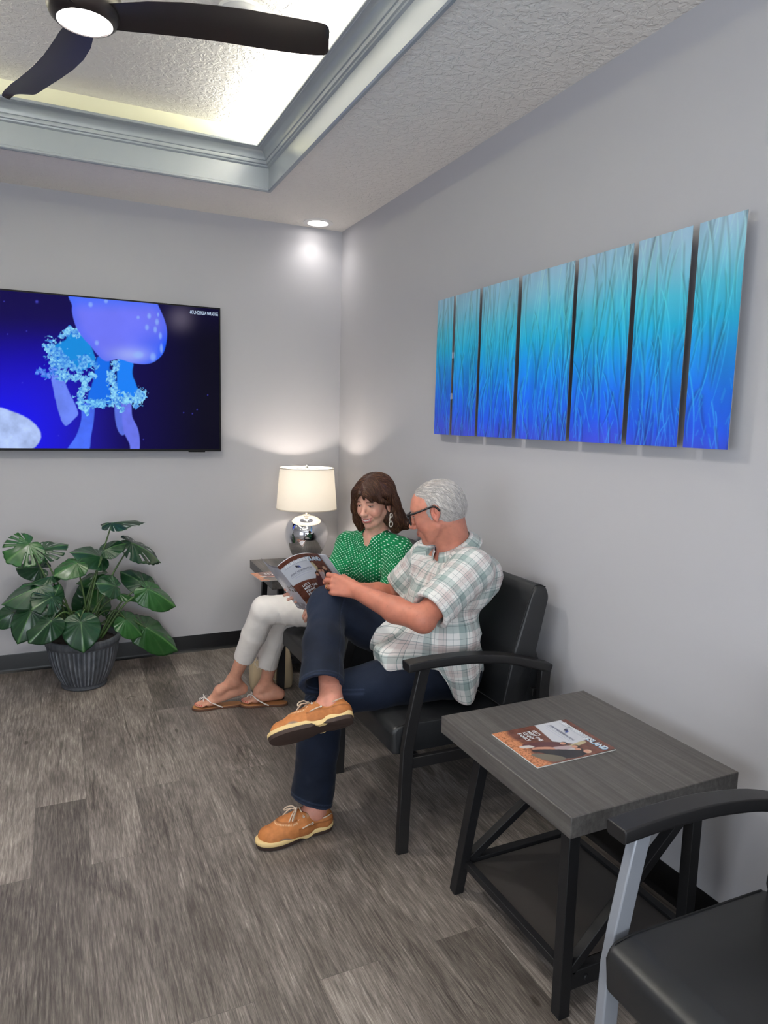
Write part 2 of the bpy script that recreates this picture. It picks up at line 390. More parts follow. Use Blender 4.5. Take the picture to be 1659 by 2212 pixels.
# ================================================================== end tables
m = mat('grey_laminate', srgb(92, 90, 88), .42, spec=.4)
tc = nd(m, 'ShaderNodeTexCoord'); mp = nd(m, 'ShaderNodeMapping'); lk(m, tc.outputs['Object'], mp.inputs[0]); mp.inputs['Scale'].default_value = (90, 3, 60)
g = noise(m, mp.outputs[0], 1., 5, .6, .4)
mp2 = nd(m, 'ShaderNodeMapping'); lk(m, tc.outputs['Object'], mp2.inputs[0]); mp2.inputs['Scale'].default_value = (14, 70, 30)
g2 = noise(m, mp2.outputs[0], 1., 4, .6)
r = ramp(m, [(.3, srgb(68, 65, 63)), (.5, srgb(82, 79, 77)), (.7, srgb(98, 95, 92))], g.outputs[0])
r2 = ramp(m, [(.3, (.85, .85, .85)), (.7, (1.1, 1.1, 1.1))], g2.outputs[0])
lk(m, mix(m, r.outputs[0], r2.outputs[0], .6, 'MULTIPLY'), bsdf(m).inputs['Base Color']); bump(m, g.outputs[0], .08, .001)
m = mat('black_steel', srgb(26, 26, 28), .5, spec=.35)
mat('dark_shelf', srgb(60, 56, 54), .5)
TT = 0.055
def end_table(loc, rz, label):
    t = thing('end_table', label, 'side table', loc, rz, 'grey topped end tables')
    hx, hy, z0 = .283, .307, .6-TT
    MB().box((-hx, -hy, z0), (hx, hy, .6)).build('tabletop', 'grey_laminate', t, bevel=.0025)
    for sx in (-1, 1):
        MB().bar((sx*.215, .287, 0), (sx*.215, .165, z0), .034, .034, (1, 0, 0)).build('leg', 'black_steel', t, bevel=.002)
        MB().bar((sx*.215, -.232, 0), (sx*.215, -.232, z0), .034, .034, (1, 0, 0)).build('leg', 'black_steel', t, bevel=.002)
    b = MB(); b.bar((-.198, .260, .112), (.198, .260, .112), .028, .034).build('rail', 'black_steel', t, bevel=.002)
    r = MB().bar((-.198, -.232, .096), (.198, -.232, .096), .028, .050).build('rail', 'black_steel', t, bevel=.002)
    for sx in (-.15, .15):
        k = MB().rings([[(sx+rr*math.cos(a*PI/6), -.2465-d, .096+rr*math.sin(a*PI/6)) for a in range(12)] for rr, d in ((.008, 0), (.008, .003), (.005, .005))]); k.build('bolt', 'black_steel', t).parent = r
    for sx in (-1, 1): MB().bar((sx*.205, .246, .118), (sx*.205, -.218, .118), .022, .022).build('side_rail', 'black_steel', t, bevel=.0015)
    MB().box((-.194, -.214, .107), (.194, .243, .118)).build('lower_shelf', 'dark_shelf', t, bevel=.001)
    MB().bar((-.198, .262, .118), (.15, .190, .44), .026, .028, (0, 1, 0)).build('brace', 'black_steel', t, bevel=.002)
    MB().bar((-.198, -.232, .12), (.17, -.232, .46), .026, .028, (0, 1, 0)).build('brace', 'black_steel', t, bevel=.002)
    return t
end_table((-.401, -2.977, 0), 0, 'grey end table in the foreground with one magazine lying on it')
end_table((-.372, -.410, 0), math.radians(-2.5), 'grey end table in the corner under the lit lamp')

# ================================================================== armchairs
m = mat('black_vinyl', srgb(32, 33, 35), .42, spec=.5)
n = noise(m, mapping(m), 420, 3); bump(m, n.outputs[0], .05, .001)
m = mat('chair_black', srgb(30, 29, 30), .42, spec=.4)
mat('chair_silver', srgb(148, 152, 160), .42, metal=.25, spec=.5)
mat('seam_thread', srgb(12, 12, 13), .6)
def sub_loop(poly, n=5):
    p = [V(*q) for q in poly]; return p
def rounded(poly, r, n=4):
    """round the corners of a 2-D polygon"""
    out = []; P = [V(*q) for q in poly]; m_ = len(P)
    for i in range(m_):
        a, b, c = P[i-1], P[i], P[(i+1) % m_]; rr = r[i] if hasattr(r, '__len__') else r
        d1, d2 = nrm(a-b), nrm(c-b); ang = math.acos(np.clip(d1 @ d2, -1, 1)); d = min(rr/math.tan(ang/2), .48*np.linalg.norm(a-b), .48*np.linalg.norm(c-b))
        p1, p2 = b+d1*d, b+d2*d
        for k in range(n+1):
            t_ = k/n; out.append((1-t_)**2*p1+2*t_*(1-t_)*b+t_*t_*p2)
    return out
def cushion(prof, hw, edge, bulge=.0):
    """side profile (x, z) swept along y with softened ends"""
    P = [V(*q) for q in prof]; c = sum(P)/len(P); rs = []
    st = []
    for k in range(5):
        a = k/4*PI/2; st.append((-hw+edge*(1-math.sin(a)), 1-math.cos(a)))
    st = [(-hw+edge*(1-math.sin(k/4*PI/2)), math.cos(k/4*PI/2)) for k in range(4, -1, -1)]
    ys = [(y, f) for y, f in st]
    ys = [(-hw+edge*(1-math.cos(k/4*PI/2)), math.sin(k/4*PI/2)) for k in range(5)]
    ys = ys+[(-hw*.5, 1), (0, 1), (hw*.5, 1)]+[(-y, f) for y, f in ys[::-1]]
    for y, f in ys:
        ring = []
        for p in P:
            d = c-p; L = np.linalg.norm(d); ring.append((p[0]+d[0]/L*edge*(1-f), y, p[1]+d[1]/L*edge*(1-f)))
        rs.append(ring)
    return MB().rings(rs)
def armchair(loc, label, near_mat='chair_black', far_mat='chair_black'):
    t = thing('armchair', label, 'chair', loc, 0, 'black waiting room armchairs')
    seat = rounded([(-.722, .355), (-.728, .452), (-.66, .463), (-.24, .448), (-.24, .35)], [.012, .028, .05, .02, .012], 4)
    s = cushion(seat, .284, .016).build('seat', 'black_vinyl', t, smooth='auto', angle=50)
    for sy in (-1, 1): MB().tube([(-.716, sy*.277, .365), (-.7235, sy*.2775, .43), (-.705, sy*.277, .4575), (-.66, sy*.2775, .4625), (-.26, sy*.2775, .449)], .0022, 6).build('piping', 'seam_thread', t).parent = s
    back = rounded([(-.262, .452), (-.222, .66), (-.150, .885), (-.125, .917), (-.085, .905), (-.070, .872), (-.120, .635), (-.165, .452)], [.01, .1, .06, .03, .025, .04, .1, .01], 4)
    s = cushion(back, .272, .018).build('backrest', 'black_vinyl', t, smooth='auto', angle=50)
    for sy in (-1, 1): MB().tube(spline([(-.258, sy*.2655, .47), (-.222, sy*.2655, .655), (-.152, sy*.2655, .88), (-.126, sy*.2655, .912), (-.088, sy*.2655, .902)], 5), .002, 6).build('piping', 'seam_thread', t).parent = s
    for sy, mt in ((-1, near_mat), (1, far_mat)):
        y = sy*.307
        prof = [(-.019, -.016), (.019, -.016), (.021, -.013), (.021, .013), (.019, .016), (-.019, .016), (-.021, .013), (-.021, -.013)]
        path = [(-.690, y, 0), (-.684, y, .25), (-.680, y, .385), (-.668, y, .46), (-.648, y, .56), (-.624, y, .672)]
        MB().sweep(path, [(b_*.8, a_*1.0) for a_, b_ in prof], (0, 1, 0)).build('leg', mt, t, bevel=.002)
        path = [(-.104, y, .612), (-.108, y, .5), (-.092, y, .25), (-.062, y, 0)]
        MB().sweep(path, [(b_*.8, a_*1.05) for a_, b_ in prof], (0, 1, 0)).build('leg', 'chair_black', t, bevel=.002)
        arm = spline([(-.694, y, .682), (-.620, y, .686), (-.545, y, .6865), (-.45, y, .6835), (-.353, y, .6725), (-.27, y, .658), (-.187, y, .634), (-.091, y, .604)], 3)
        MB().sweep(arm, [(-.026, -.016), (.026, -.016), (.028, -.011), (.028, .012), (.022, .017), (-.022, .017), (-.028, .012), (-.028, -.011)], (0, 1, 0)).build('armrest', 'chair_black', t, bevel=.003)
        MB().prism([(-.262, .40), (-.085, .40), (-.09, .50), (-.095, .60), (-.118, .655), (-.215, .64)], sy*.262-.008, sy*.262+.008, 1).build('side_panel', 'black_vinyl', t, bevel=.003)
        MB().bar((-.665, sy*.3, .328), (-.098, sy*.3, .318), .022, .040).build('side_rail', 'chair_black', t, bevel=.002)
    MB().bar((-.64, -.289, .331), (-.64, .289, .331), .03, .036).build('cross_rail', 'chair_black', t, bevel=.002)
    MB().bar((-.16, -.289, .322), (-.16, .289, .322), .03, .036).build('cross_rail', 'chair_black', t, bevel=.002)
    MB().bar((-.125, -.289, .50), (-.125, .289, .50), .03, .03).build('cross_rail', 'chair_black', t, bevel=.002)
    return t
armchair((0, -2.13, 0), 'black vinyl armchair in which the man in the plaid shirt sits')
armchair((-.005, -1.265, 0), 'black vinyl armchair beside the corner table, mostly hidden behind the seated couple')
armchair((-.035, -3.775, 0), 'empty black armchair with a silver front leg, cut off at the bottom right', far_mat='chair_silver')

# ================================================================== table lamp
m = mat('chrome_glass', (.82, .82, .84), .04, metal=1.)
m = mat('lamp_shade_linen', srgb(250, 246, 238), .9, spec=.1)
nt = m.node_tree; tr = nt.nodes.new('ShaderNodeBsdfTranslucent'); tr.inputs[0].default_value = (.93, .91, .87, 1)
mx = nt.nodes.new('ShaderNodeMixShader'); mx.inputs[0].default_value = .45
lk(m, bsdf(m).outputs[0], mx.inputs[1]); lk(m, tr.outputs[0], mx.inputs[2]); lk(m, mx.outputs[0], nt.nodes['Material Output'].inputs[0])
mat('polished_nickel', (.72, .7, .67), .16, metal=1.)
mat('bulb_glow', (1, 1, 1), .5, emit=(1, .9, .78), estr=12)
mat('shade_trim', srgb(214, 205, 190), .8)
t = thing('table_lamp', 'lit table lamp with white drum shade and mirrored round base', 'lamp', (-.33, -.30, .6))
prof = [(.0, .002), (.070, .0), (.074, .004), (.074, .012), (.070, .018)]
MB().lathe(prof, n=56).build('foot', 'chrome_glass', t, smooth='auto')
body = spline([(.070, 0, .018), (.084, 0, .045), (.112, 0, .10), (.131, 0, .155), (.136, 0, .195), (.129, 0, .235), (.108, 0, .272), (.078, 0, .295), (.050, 0, .305), (.026, 0, .309)], 5)
MB().lathe([(p[0], p[2]) for p in body], n=72).build('base', 'chrome_glass', t, smooth=True)
MB().lathe([(.027, .308), (.025, .313), (.014, .316), (.012, .328), (.017, .333), (.017, .345), (.011, .349), (.011, .375), (.016, .38), (.016, .43), (.0, .432)], n=32).build('neck', 'polished_nickel', t, smooth='auto')
b = MB()
for s in (-1, 1): b.tube(spline([(s*.012, 0, .38), (s*.04, 0, .42), (s*.052, 0, .50), (s*.04, 0, .57), (s*.008, 0, .603)], 6), .0022, 8)
b.build('harp', 'polished_nickel', t, smooth=True)
MB().lathe([(.0, .432), (.014, .434), (.018, .45), (.028, .475), (.029, .495), (.02, .515), (0, .522)], n=28).build('bulb', 'bulb_glow', t, smooth=True)
SZ0, SZ1, SR0, SR1 = .352, .606, .190, .170
b = MB(); b.lathe([(SR0, SZ0), (SR1, SZ1), (SR1-.0025, SZ1), (SR0-.0025, SZ0), (SR0, SZ0)], n=72)
sh = b.build('lamp_shade', 'lamp_shade_linen', t, smooth='auto')
b = MB()
for r_, z_ in ((SR0, SZ0), (SR1, SZ1)): MB().lathe([(r_+.0012, z_-.002), (r_+.0012, z_+.004), (r_-.003, z_+.004), (r_-.003, z_-.002), (r_+.0012, z_-.002)], n=72).build('rim_trim', 'shade_trim', t, smooth='auto').parent = sh
b = MB()
for k in range(3):
    a = k*2*PI/3+.4; b.tube([(.006*math.cos(a), .006*math.sin(a), .606), (.1*math.cos(a), .1*math.sin(a), .603), ((SR1-.002)*math.cos(a), (SR1-.002)*math.sin(a), .604)], .0018, 6)
b.build('spider', 'polished_nickel', t).parent = sh
MB().lathe([(.0, .635), (.006, .633), (.009, .626), (.006, .619), (.008, .614), (.013, .611), (.013, .606), (0, .606)], n=20).build('finial', 'polished_nickel', t, smooth=True)
mat('clear_cord', srgb(205, 203, 198), .4)
MB().tube(spline([(.072, .02, .006), (.11, .05, .004), (.16, .09, .004), (.205, .125, .004), (.228, .14, .004)], 6), .0028, 8).build('cord', 'clear_cord', t, smooth=True)

# ================================================================== television
m = mat('tv_plastic', srgb(12, 12, 14), .5, spec=.2)
t = thing('television', 'large wall mounted television showing a blue jellyfish', 'television', (-1.594, -.06, 1.7355))
HW, HHt, BZ = .7775, .4365, .008
b = MB(); b.box((-HW, 0, -HHt), (HW, .022, HHt)); b.build('back_panel', 'tv_plastic', t, bevel=.003)
b = MB(); b.box((-HW, -.008, -HHt), (-HW+BZ, .0, HHt)).box((HW-BZ, -.008, -HHt), (HW, .0, HHt)).box((-HW+BZ, -.008, HHt-BZ), (HW-BZ, 0, HHt)).box((-HW+BZ, -.008, -HHt), (HW-BZ, 0, -HHt+.014))
b.build('bezel', 'tv_plastic', t)
MB().box((-.2, .022, -.2), (.2, .0595, .2)).build('wall_mount', 'tv_plastic', t)
MB().box((.58, -.004, -HHt-.0055), (.68, .016, -HHt)).build('sensor_bar', 'tv_plastic', t, bevel=.002)
# the picture on the screen, drawn in the pixel frame of the photograph's television crop
nx, nz = 560, 312
gx = np.linspace(-HW+BZ, HW-BZ, nx); gz = np.linspace(-HHt+.014, HHt-BZ, nz); GX, GZ = np.meshgrid(gx, gz)
tt = (GX-1.594+1.999)/1.185; QX = tt*476*3.318
top = 625+41*tt; bot = 973+2.5*tt; QY = ((top+(HHt-GZ)/.873*(bot-top))-600)*3.318
def poly_sd(x, y, P):
    P = np.asarray(P, float); d = np.full(x.shape, 1e9); ins = np.zeros(x.shape, bool)
    for a, b_ in zip(P, np.roll(P, -1, 0)):
        e = b_-a; wx, wy = x-a[0], y-a[1]; h = np.clip((wx*e[0]+wy*e[1])/(e @ e), 0, 1)
        d = np.minimum(d, (wx-h*e[0])**2+(wy-h*e[1])**2)
        c = ((a[1] <= y) != (b_[1] <= y)); xi = a[0]+(y-a[1])/(b_[1]-a[1]+1e-12)*e[0]; ins ^= c & (x < xi)
    d = np.sqrt(d); return np.where(ins, -d, d)
def sm(P, n=5): 
    P = [V(*p) for p in P]; out = []
    for i in range(len(P)):
        a, b_, c, d = P[i-1], P[i], P[(i+1) % len(P)], P[(i+2) % len(P)]
        for k in range(n):
            s = k/n; out.append(.5*(2*b_+(c-a)*s+(2*a-5*b_+4*c-d)*s*s+(3*b_-a-3*c+d)*s**3))
    return np.array(out)
def L(r, g, b_): return np.array(srgb(r, g, b_))
def step(e0, e1, x): s = np.clip((x-e0)/(e1-e0), 0, 1); return s*s*(3-2*s)
def over(C, mask, col): return C+(np.asarray(col)-C)*mask[..., None]
n1, n2, n3 = fbm(QX/90, QY/90, 4, 1), fbm(QX/26, QY/26, 3, 2), fbm(QX/300, QY/300, 3, 3)
k = step(1250, 200, QX-(QY-650)*.35*0)
C = np.zeros(QX.shape+(3,))+L(9, 7, 26)
C = over(C, step(1500, 500, QX), L(18, 6, 92)); C = over(C, step(900, 150, QX)*step(250, 800, QY), L(22, 6, 205))
C = over(C, step(620, -50, QX)*step(650, 1050, QY)*.9, L(8, 2, 248)); C = over(C, step(480, 120, QY)*.55, L(16, 10, 60))
C = over(C, np.exp(-(((QX-1260)/90)**2+((QY-290)/80)**2))*.28, L(150, 140, 160))
for px, py in ((235, 172), (22, 172), (160, 378), (118, 745), (347, 1128), (1383, 940), (1345, 970), (1275, 962), (960, 1157), (1470, 835), (35, 400), (905, 1055)):
    C = over(C, np.exp(-(((QX-px)**2+(QY-py)**2)/(9 if px == 235 else 4)**2))*.6, L(90, 90, 240))
def blob(C, P, col, soft=5, wob=0, seed=5, shade=None):
    d = poly_sd(QX, QY, sm(P))+(fbm(QX/22, QY/22, 3, seed)-.45)*wob
    mk = step(soft, -soft, d); c = np.zeros(C.shape)+np.asarray(col)
    if shade is not None: c = shade(c, d)
    return C+(c-C)*mk[..., None], d
# trailing arms
def arm_shade(c, d): return c*(.72+.5*n1+.35*step(-40, 0, d)*0)[..., None]
C, d = blob(C, [(520, 900), (600, 900), (600, 1000), (575, 1130), (545, 1250), (400, 1250), (470, 1130), (510, 1010)], L(72, 110, 250), shade=arm_shade)
C, d = blob(C, [(315, 690), (385, 700), (425, 800), (470, 900), (488, 970), (455, 1010), (415, 1052), (385, 1045), (355, 960), (330, 830)], L(108, 135, 250), 5, 8, shade=arm_shade)
C, d = blob(C, [(760, 880), (830, 880), (835, 1000), (830, 1100), (800, 1125), (770, 1085), (752, 990)], L(96, 120, 240), shade=arm_shade)
C, d = blob(C, [(810, 880), (870, 890), (880, 990), (920, 1080), (932, 1180), (918, 1260), (865, 1260), (855, 1190), (815, 1100), (805, 990)], L(112, 125, 250), shade=arm_shade)
# inner blue columns under the bell
C, d = blob(C, [(640, 560), (720, 570), (715, 700), (722, 860), (640, 890), (560, 860), (600, 740)], L(20, 110, 238), 6, 10)
C, d = blob(C, [(785, 575), (890, 590), (888, 680), (925, 790), (935, 850), (830, 880), (770, 840), (775, 700)], L(28, 130, 250), 6, 8)
C, d = blob(C, [(455, 375), (520, 385), (590, 470), (620, 600), (560, 640), (480, 650), (360, 520), (340, 480), (420, 440)], L(22, 140, 225), 6, 12)
# frilly pale edges
def frill(C, P, w_, seed, col=L(150, 225, 255)):
    P = [V(*p) for p in spline([(a, b_, 0) for a, b_ in P], 10)]
    d = np.full(QX.shape, 1e9)
    for p in P: d = np.minimum(d, (QX-p[0])**2+(QY-p[1])**2)
    d = np.sqrt(d); nn = fbm(QX/24, QY/24, 4, seed); mk = step(.08, -.05, d/w_-nn*1.6+.0+.30*step(.42, .36, fbm(QX/16, QY/16, 2, seed+9)))
    kk = np.clip(fbm(QX/12, QY/12, 3, seed+3)*2.2-.42, 0, 1)[..., None]; c = L(16, 110, 222)*(1-kk)+col*kk
    return C+(np.clip(c, 0, 1)-C)*np.clip(mk, 0, 1)[..., None]
C = frill(C, [(400, 410), (450, 375), (500, 395)], 44, 11)
C = frill(C, [(305, 480), (330, 560), (350, 650), (390, 700)], 60, 12)
C = frill(C, [(360, 530), (440, 620), (500, 640), (560, 580), (600, 600)], 62, 13, L(120, 200, 250))
C = frill(C, [(420, 690), (490, 710), (560, 715), (600, 690)], 34, 14)
C = frill(C, [(545, 770), (500, 840), (520, 900), (545, 940)], 50, 15)
C = frill(C, [(560, 880), (640, 890), (720, 880)], 42, 16, L(130, 215, 255))
C = frill(C, [(760, 600), (735, 690), (745, 800), (760, 880)], 48, 17)
C = frill(C, [(790, 900), (850, 850), (900, 880), (945, 830)], 56, 18)
C = frill(C, [(240, 660), (290, 690), (330, 640)], 44, 19, L(110, 150, 255))
# the bell
def bell_shade(c, d):
    c = c*(.80+.45*n3)[..., None]
    c = c+(L(20, 90, 250)-c)*(step(780, 1150, QX)*step(300, 520, QY)*.75+step(-70, -2, d)*.28)[..., None]
    c = c+(L(60, 110, 255)-c)*(step(260, 140, QY)*.7)[..., None]
    c = c+(L(170, 185, 250)-c)*(np.exp(-(((QX-880)/140)**2+((QY-545)/55)**2))*.7)[..., None]
    return c
C, d = blob(C, [(500, 100), (472, 200), (474, 270), (500, 360), (545, 430), (590, 480), (640, 545), (700, 590), (790, 575), (900, 605), (1000, 610), (1070, 585), (1125, 530), (1150, 450), (1155, 370), (1135, 290), (1085, 180), (1060, 100)], L(112, 120, 250), 4, shade=bell_shade)
for px, py, a, b_ in ((1022, 270, 14, 20), (1080, 312, 14, 22), (1004, 350, 14, 20), (1066, 366, 13, 22), (1104, 410, 12, 24), (1110, 500, 12, 34), (1045, 560, 22, 30), (935, 545, 40, 24), (600, 190, 16, 18), (710, 165, 14, 16), (636, 460, 14, 18), (1090, 260, 8, 14), (940, 280, 12, 12)):
    C = over(C, np.exp(-(((QX-px)/a)**2+((QY-py)/b_)**2)**2)*.62, L(150, 190, 255))
# second animal at the lower left edge
C, d = blob(C, [(-420, 1000), (-250, 930), (-80, 915), (60, 960), (165, 1020), (222, 1100), (215, 1170), (150, 1230), (-60, 1290), (-400, 1290)], L(178, 200, 250), 7, 6, shade=lambda c, d: c*(.62+.7*fbm(QX/60, QY/60, 4, 31))[..., None])
m = mat('screen_picture', (0, 0, 0), .16, spec=.012)
bsdf(m).inputs['Emission Strength'].default_value = 1.0; lk(m, vcol(m), bsdf(m).inputs['Emission Color']); lk(m, mix(m, (0.004, 0.004, 0.006), (0.004, 0.004, 0.006), 0.), bsdf(m).inputs['Base Color'])
scr = grid_mesh('screen', GX, np.full(GX.shape, -.0045), GZ, np.clip(C, 0, 1), m, t)
mat('screen_letters', (0, 0, 0), .3, emit=(.62, .78, 1.), estr=1.0)
vs, fs = text_mesh('4K UNDERSEA PARADISE', .034)
vs[:, 0] *= .168/np.ptp(vs[:, 0]); vs[:, 1] *= .021/np.ptp(vs[:, 1])
b = MB(); b.add([(HW-.182+x, -.0055, HHt-.048+y) for x, y, z in vs], fs)
b.build('caption', 'screen_letters', t).parent = scr

# ================================================================== blue metal wall panels
m = mat('brushed_blue_metal', (.1, .3, .6), .34, metal=.10, spec=.5)
vc = vcol(m); lk(m, vc, bsdf(m).inputs['Base Color'])
bw = nd(m, 'ShaderNodeRGBToBW'); lk(m, vc, bw.inputs[0])
nz_ = noise(m, mapping(m, (1, 60, 420)), 1., 3, .6); ad = nd(m, 'ShaderNodeMath', operation='MULTIPLY_ADD'); lk(m, bw.outputs[0], ad.inputs[0]); ad.inputs[1].default_value = .8; lk(m, nz_.outputs[0], ad.inputs[2])
bump(m, ad.outputs[0], .12, .002)
mat('panel_edge', srgb(190, 195, 200), .35, metal=.7)
edges = [(-1.422, -1.572), (-1.592, -1.796), (-1.817, -2.079), (-2.105, -2.417), (-2.437, -2.699), (-2.721, -2.929), (-2.953, -3.108)]
plabels = ['narrow blue metal wall panel at the left end of the row, darkest strokes', 'blue metal wall panel second from the left, its two clips showing in the gap', 'blue metal wall panel third from the left, of middle width', 'widest blue metal wall panel, in the middle of the row of seven',
           'blue metal wall panel just right of the widest middle one', 'pale topped blue metal wall panel second from the right end', 'narrow blue metal wall panel at the right end, nearest the camera']
PZ0, PZ1, PX = 1.4525, 2.0935, -.050
stops = [(0, L(150, 186, 210)), (.12, L(128, 188, 212)), (.26, L(70, 182, 212)), (.40, L(18, 170, 214)), (.55, L(12, 140, 222)), (.72, L(18, 106, 228)), (.88, L(30, 84, 224)), (1.0, L(58, 74, 208))]
rng = np.random.default_rng(7)
for i, ((ya, yb), lb) in enumerate(zip(edges, plabels)):
    wd = ya-yb; nu, nv = int(wd/.0021), int(.641/.0026)
    U, Vv = np.meshgrid(np.linspace(0, wd, nu), np.linspace(0, 1, nv))
    C = np.zeros(U.shape+(3,)); shift = Vv+.10*(fbm(U*5+i*3, Vv*2, 3, 40+i)-.45)+.03*(i-3)*-.3
    for c in range(3): C[..., c] = np.interp(shift, [s[0] for s in stops], [s[1][c] for s in stops])
    C *= (.80+.75*fbm(U*16+i*9, Vv*1.6, 3, 50+i))[..., None]
    # lens shaped darker leaves between strokes, then the bright ground strokes
    for s in range(int(340*wd)):
        u0 = rng.uniform(-.03, wd+.03); v0 = rng.uniform(-.25, .95); ln = rng.uniform(.25, .62)*(1.15-.55*max(v0, 0)); sl = rng.choice([-1, 1])*rng.uniform(.012, .055); cv = rng.uniform(-.03, .03)
        q = (Vv-v0)/ln; uc = u0+sl*(q-.5)+cv*(4*q*(1-q)-.5); on_ = (q > 0) & (q < 1)
        wdt = rng.uniform(.0014, .0032)*(1-.5*q); a = np.exp(-((U-uc)/wdt)**2)*on_*step(0, .06, q)*step(1, .75, q)
        st = rng.uniform(.35, .95)
        col = np.stack([np.interp(Vv, [0, .3, .6, 1], [.50, .10, .03, .05]), np.interp(Vv, [0, .3, .6, 1], [.76, .76, .52, .28]), np.interp(Vv, [0, .3, .6, 1], [.84, .92, .98, .92])], -1)
        C = C+(col-C)*(a*st)[..., None]
        if s % 2 == 0:
            a2 = np.exp(-((U-uc-.006*np.sign(sl))/(wdt*2.6))**2)*on_*step(0, .1, q)*step(1, .7, q); C = C*(1-.30*a2)[..., None]
    # small bright flicks near the bottom half
    for s in range(int(120*wd)):
        u0, v0 = rng.uniform(0, wd), rng.uniform(.45, .98); ln = rng.uniform(.02, .07); q = (Vv-v0)/ln; uc = u0+rng.choice([-1, 1])*.010*q
        a = np.exp(-((U-uc)/.0022)**2)*((q > 0) & (q < 1)); C = C+(np.array([.03, .35, .85])-C)*(a*.45)[..., None]
    t = thing('wall_panel', lb, 'wall art', (PX, (ya+yb)/2, (PZ0+PZ1)/2), 0, 'blue brushed metal wall panels')
    off = (PX, (ya+yb)/2, (PZ0+PZ1)/2)
    grid_mesh('painted_face', np.full(U.shape, PX-.0005), ya-U, PZ1-Vv*(PZ1-PZ0), np.clip(C, 0, 1), m, t, off)
    MB().box((PX, yb, PZ0), (PX+.0015, ya, PZ1)).build('metal_sheet', 'panel_edge', t, off=off)
    b = MB()
    for z in (1.62, 1.81):
        yc = (ya+yb)/2; b = MB(); b.box((PX+.0015, yc-.02, z), (-.0005, yc+.02, z+.028))
        if i == 1: b.box((PX+.0015, yc+.02, z), (PX+.004, ya+.026, z+.028))
        b.build('bracket', 'panel_edge', t, off=off)

# ================================================================== magazines
def cover_colors(S_, T_):
    """front cover picture: S across, T from the top edge down"""
    n_ = fbm(S_*22, T_*28, 4, 60); C = np.zeros(S_.shape+(3,))+L(104, 62, 50); C *= (.55+.95*n_)[..., None]
    C = over(C, step(.80, .88, T_+.10*(fbm(S_*6, T_*6, 3, 61)-.5)-.14*step(.3, 1, S_)*0), L(206, 134, 92)*1.0)
    leaf = step(.80, .88, T_+.10*(fbm(S_*6, T_*6, 3, 61)-.5)); C *= (1-leaf*(.0+.55*step(.45, .62, fbm(S_*60, T_*70, 3, 62))))[..., None]
    wb = poly_sd(S_, T_, [(0, .075), (.62, .075), (.66, .33), (.50, .50), (0, .44)]); C = over(C, step(.006, -.006, wb), L(206, 208, 216))
    for y in (.135, .30, .325): C = over(C, (step(.0035, .002, abs(T_-y))*(S_ > .06)*(S_ < .58))*.7, L(140, 150, 170))
    C = over(C, (step(.004, .002, abs(T_-.36))*(S_ > .12)*(S_ < .5))*.5, L(140, 140, 190))
    def fig(C, P, col, soft=.010): return over(C, step(soft, -soft, poly_sd(S_, T_, sm(P, 4))+.012*(fbm(S_*30, T_*34, 3, 77)-.45)), col)
    def head(C, x, y, hair):
        C = over(C, step(1.15, .85, np.hypot((S_-x-.004)/.046, (T_-y+.006)/.042)), hair); return over(C, step(1.15, .85, np.hypot((S_-x)/.034, (T_-y-.006)/.032)), L(204, 150, 126))
    C = fig(C, [(.64, .20), (.70, .20), (.73, .40), (.68, .40)], L(190, 176, 140))
    C = fig(C, [(.54, .47), (.66, .45), (.70, .56), (.64, .74), (.44, .86), (.44, .68)], L(86, 44, 48)); C = fig(C, [(.47, .80), (.54, .76), (.52, .88), (.46, .90)], L(206, 200, 196)); C = head(C, .60, .425, L(40, 26, 24))
    C = fig(C, [(.68, .40), (.78, .39), (.80, .54), (.72, .66), (.64, .62)], L(180, 160, 162)); C = fig(C, [(.62, .60), (.72, .62), (.62, .80), (.55, .78)], L(196, 140, 118)); C = head(C, .73, .355, L(46, 30, 26))
    C = fig(C, [(.76, .40), (.84, .40), (.86, .55), (.78, .56)], L(196, 190, 188)); C = head(C, .81, .365, L(70, 46, 36))
    C = fig(C, [(.84, .36), (.95, .36), (.97, .58), (.86, .68), (.72, .76), (.62, .84), (.62, .74)], L(32, 31, 36)); C = fig(C, [(.84, .66), (.95, .62), (.96, .78), (.72, .90), (.70, .82)], L(106, 98, 86)); C = head(C, .90, .315, L(206, 176, 150))
    return np.clip(C, 0, 1)
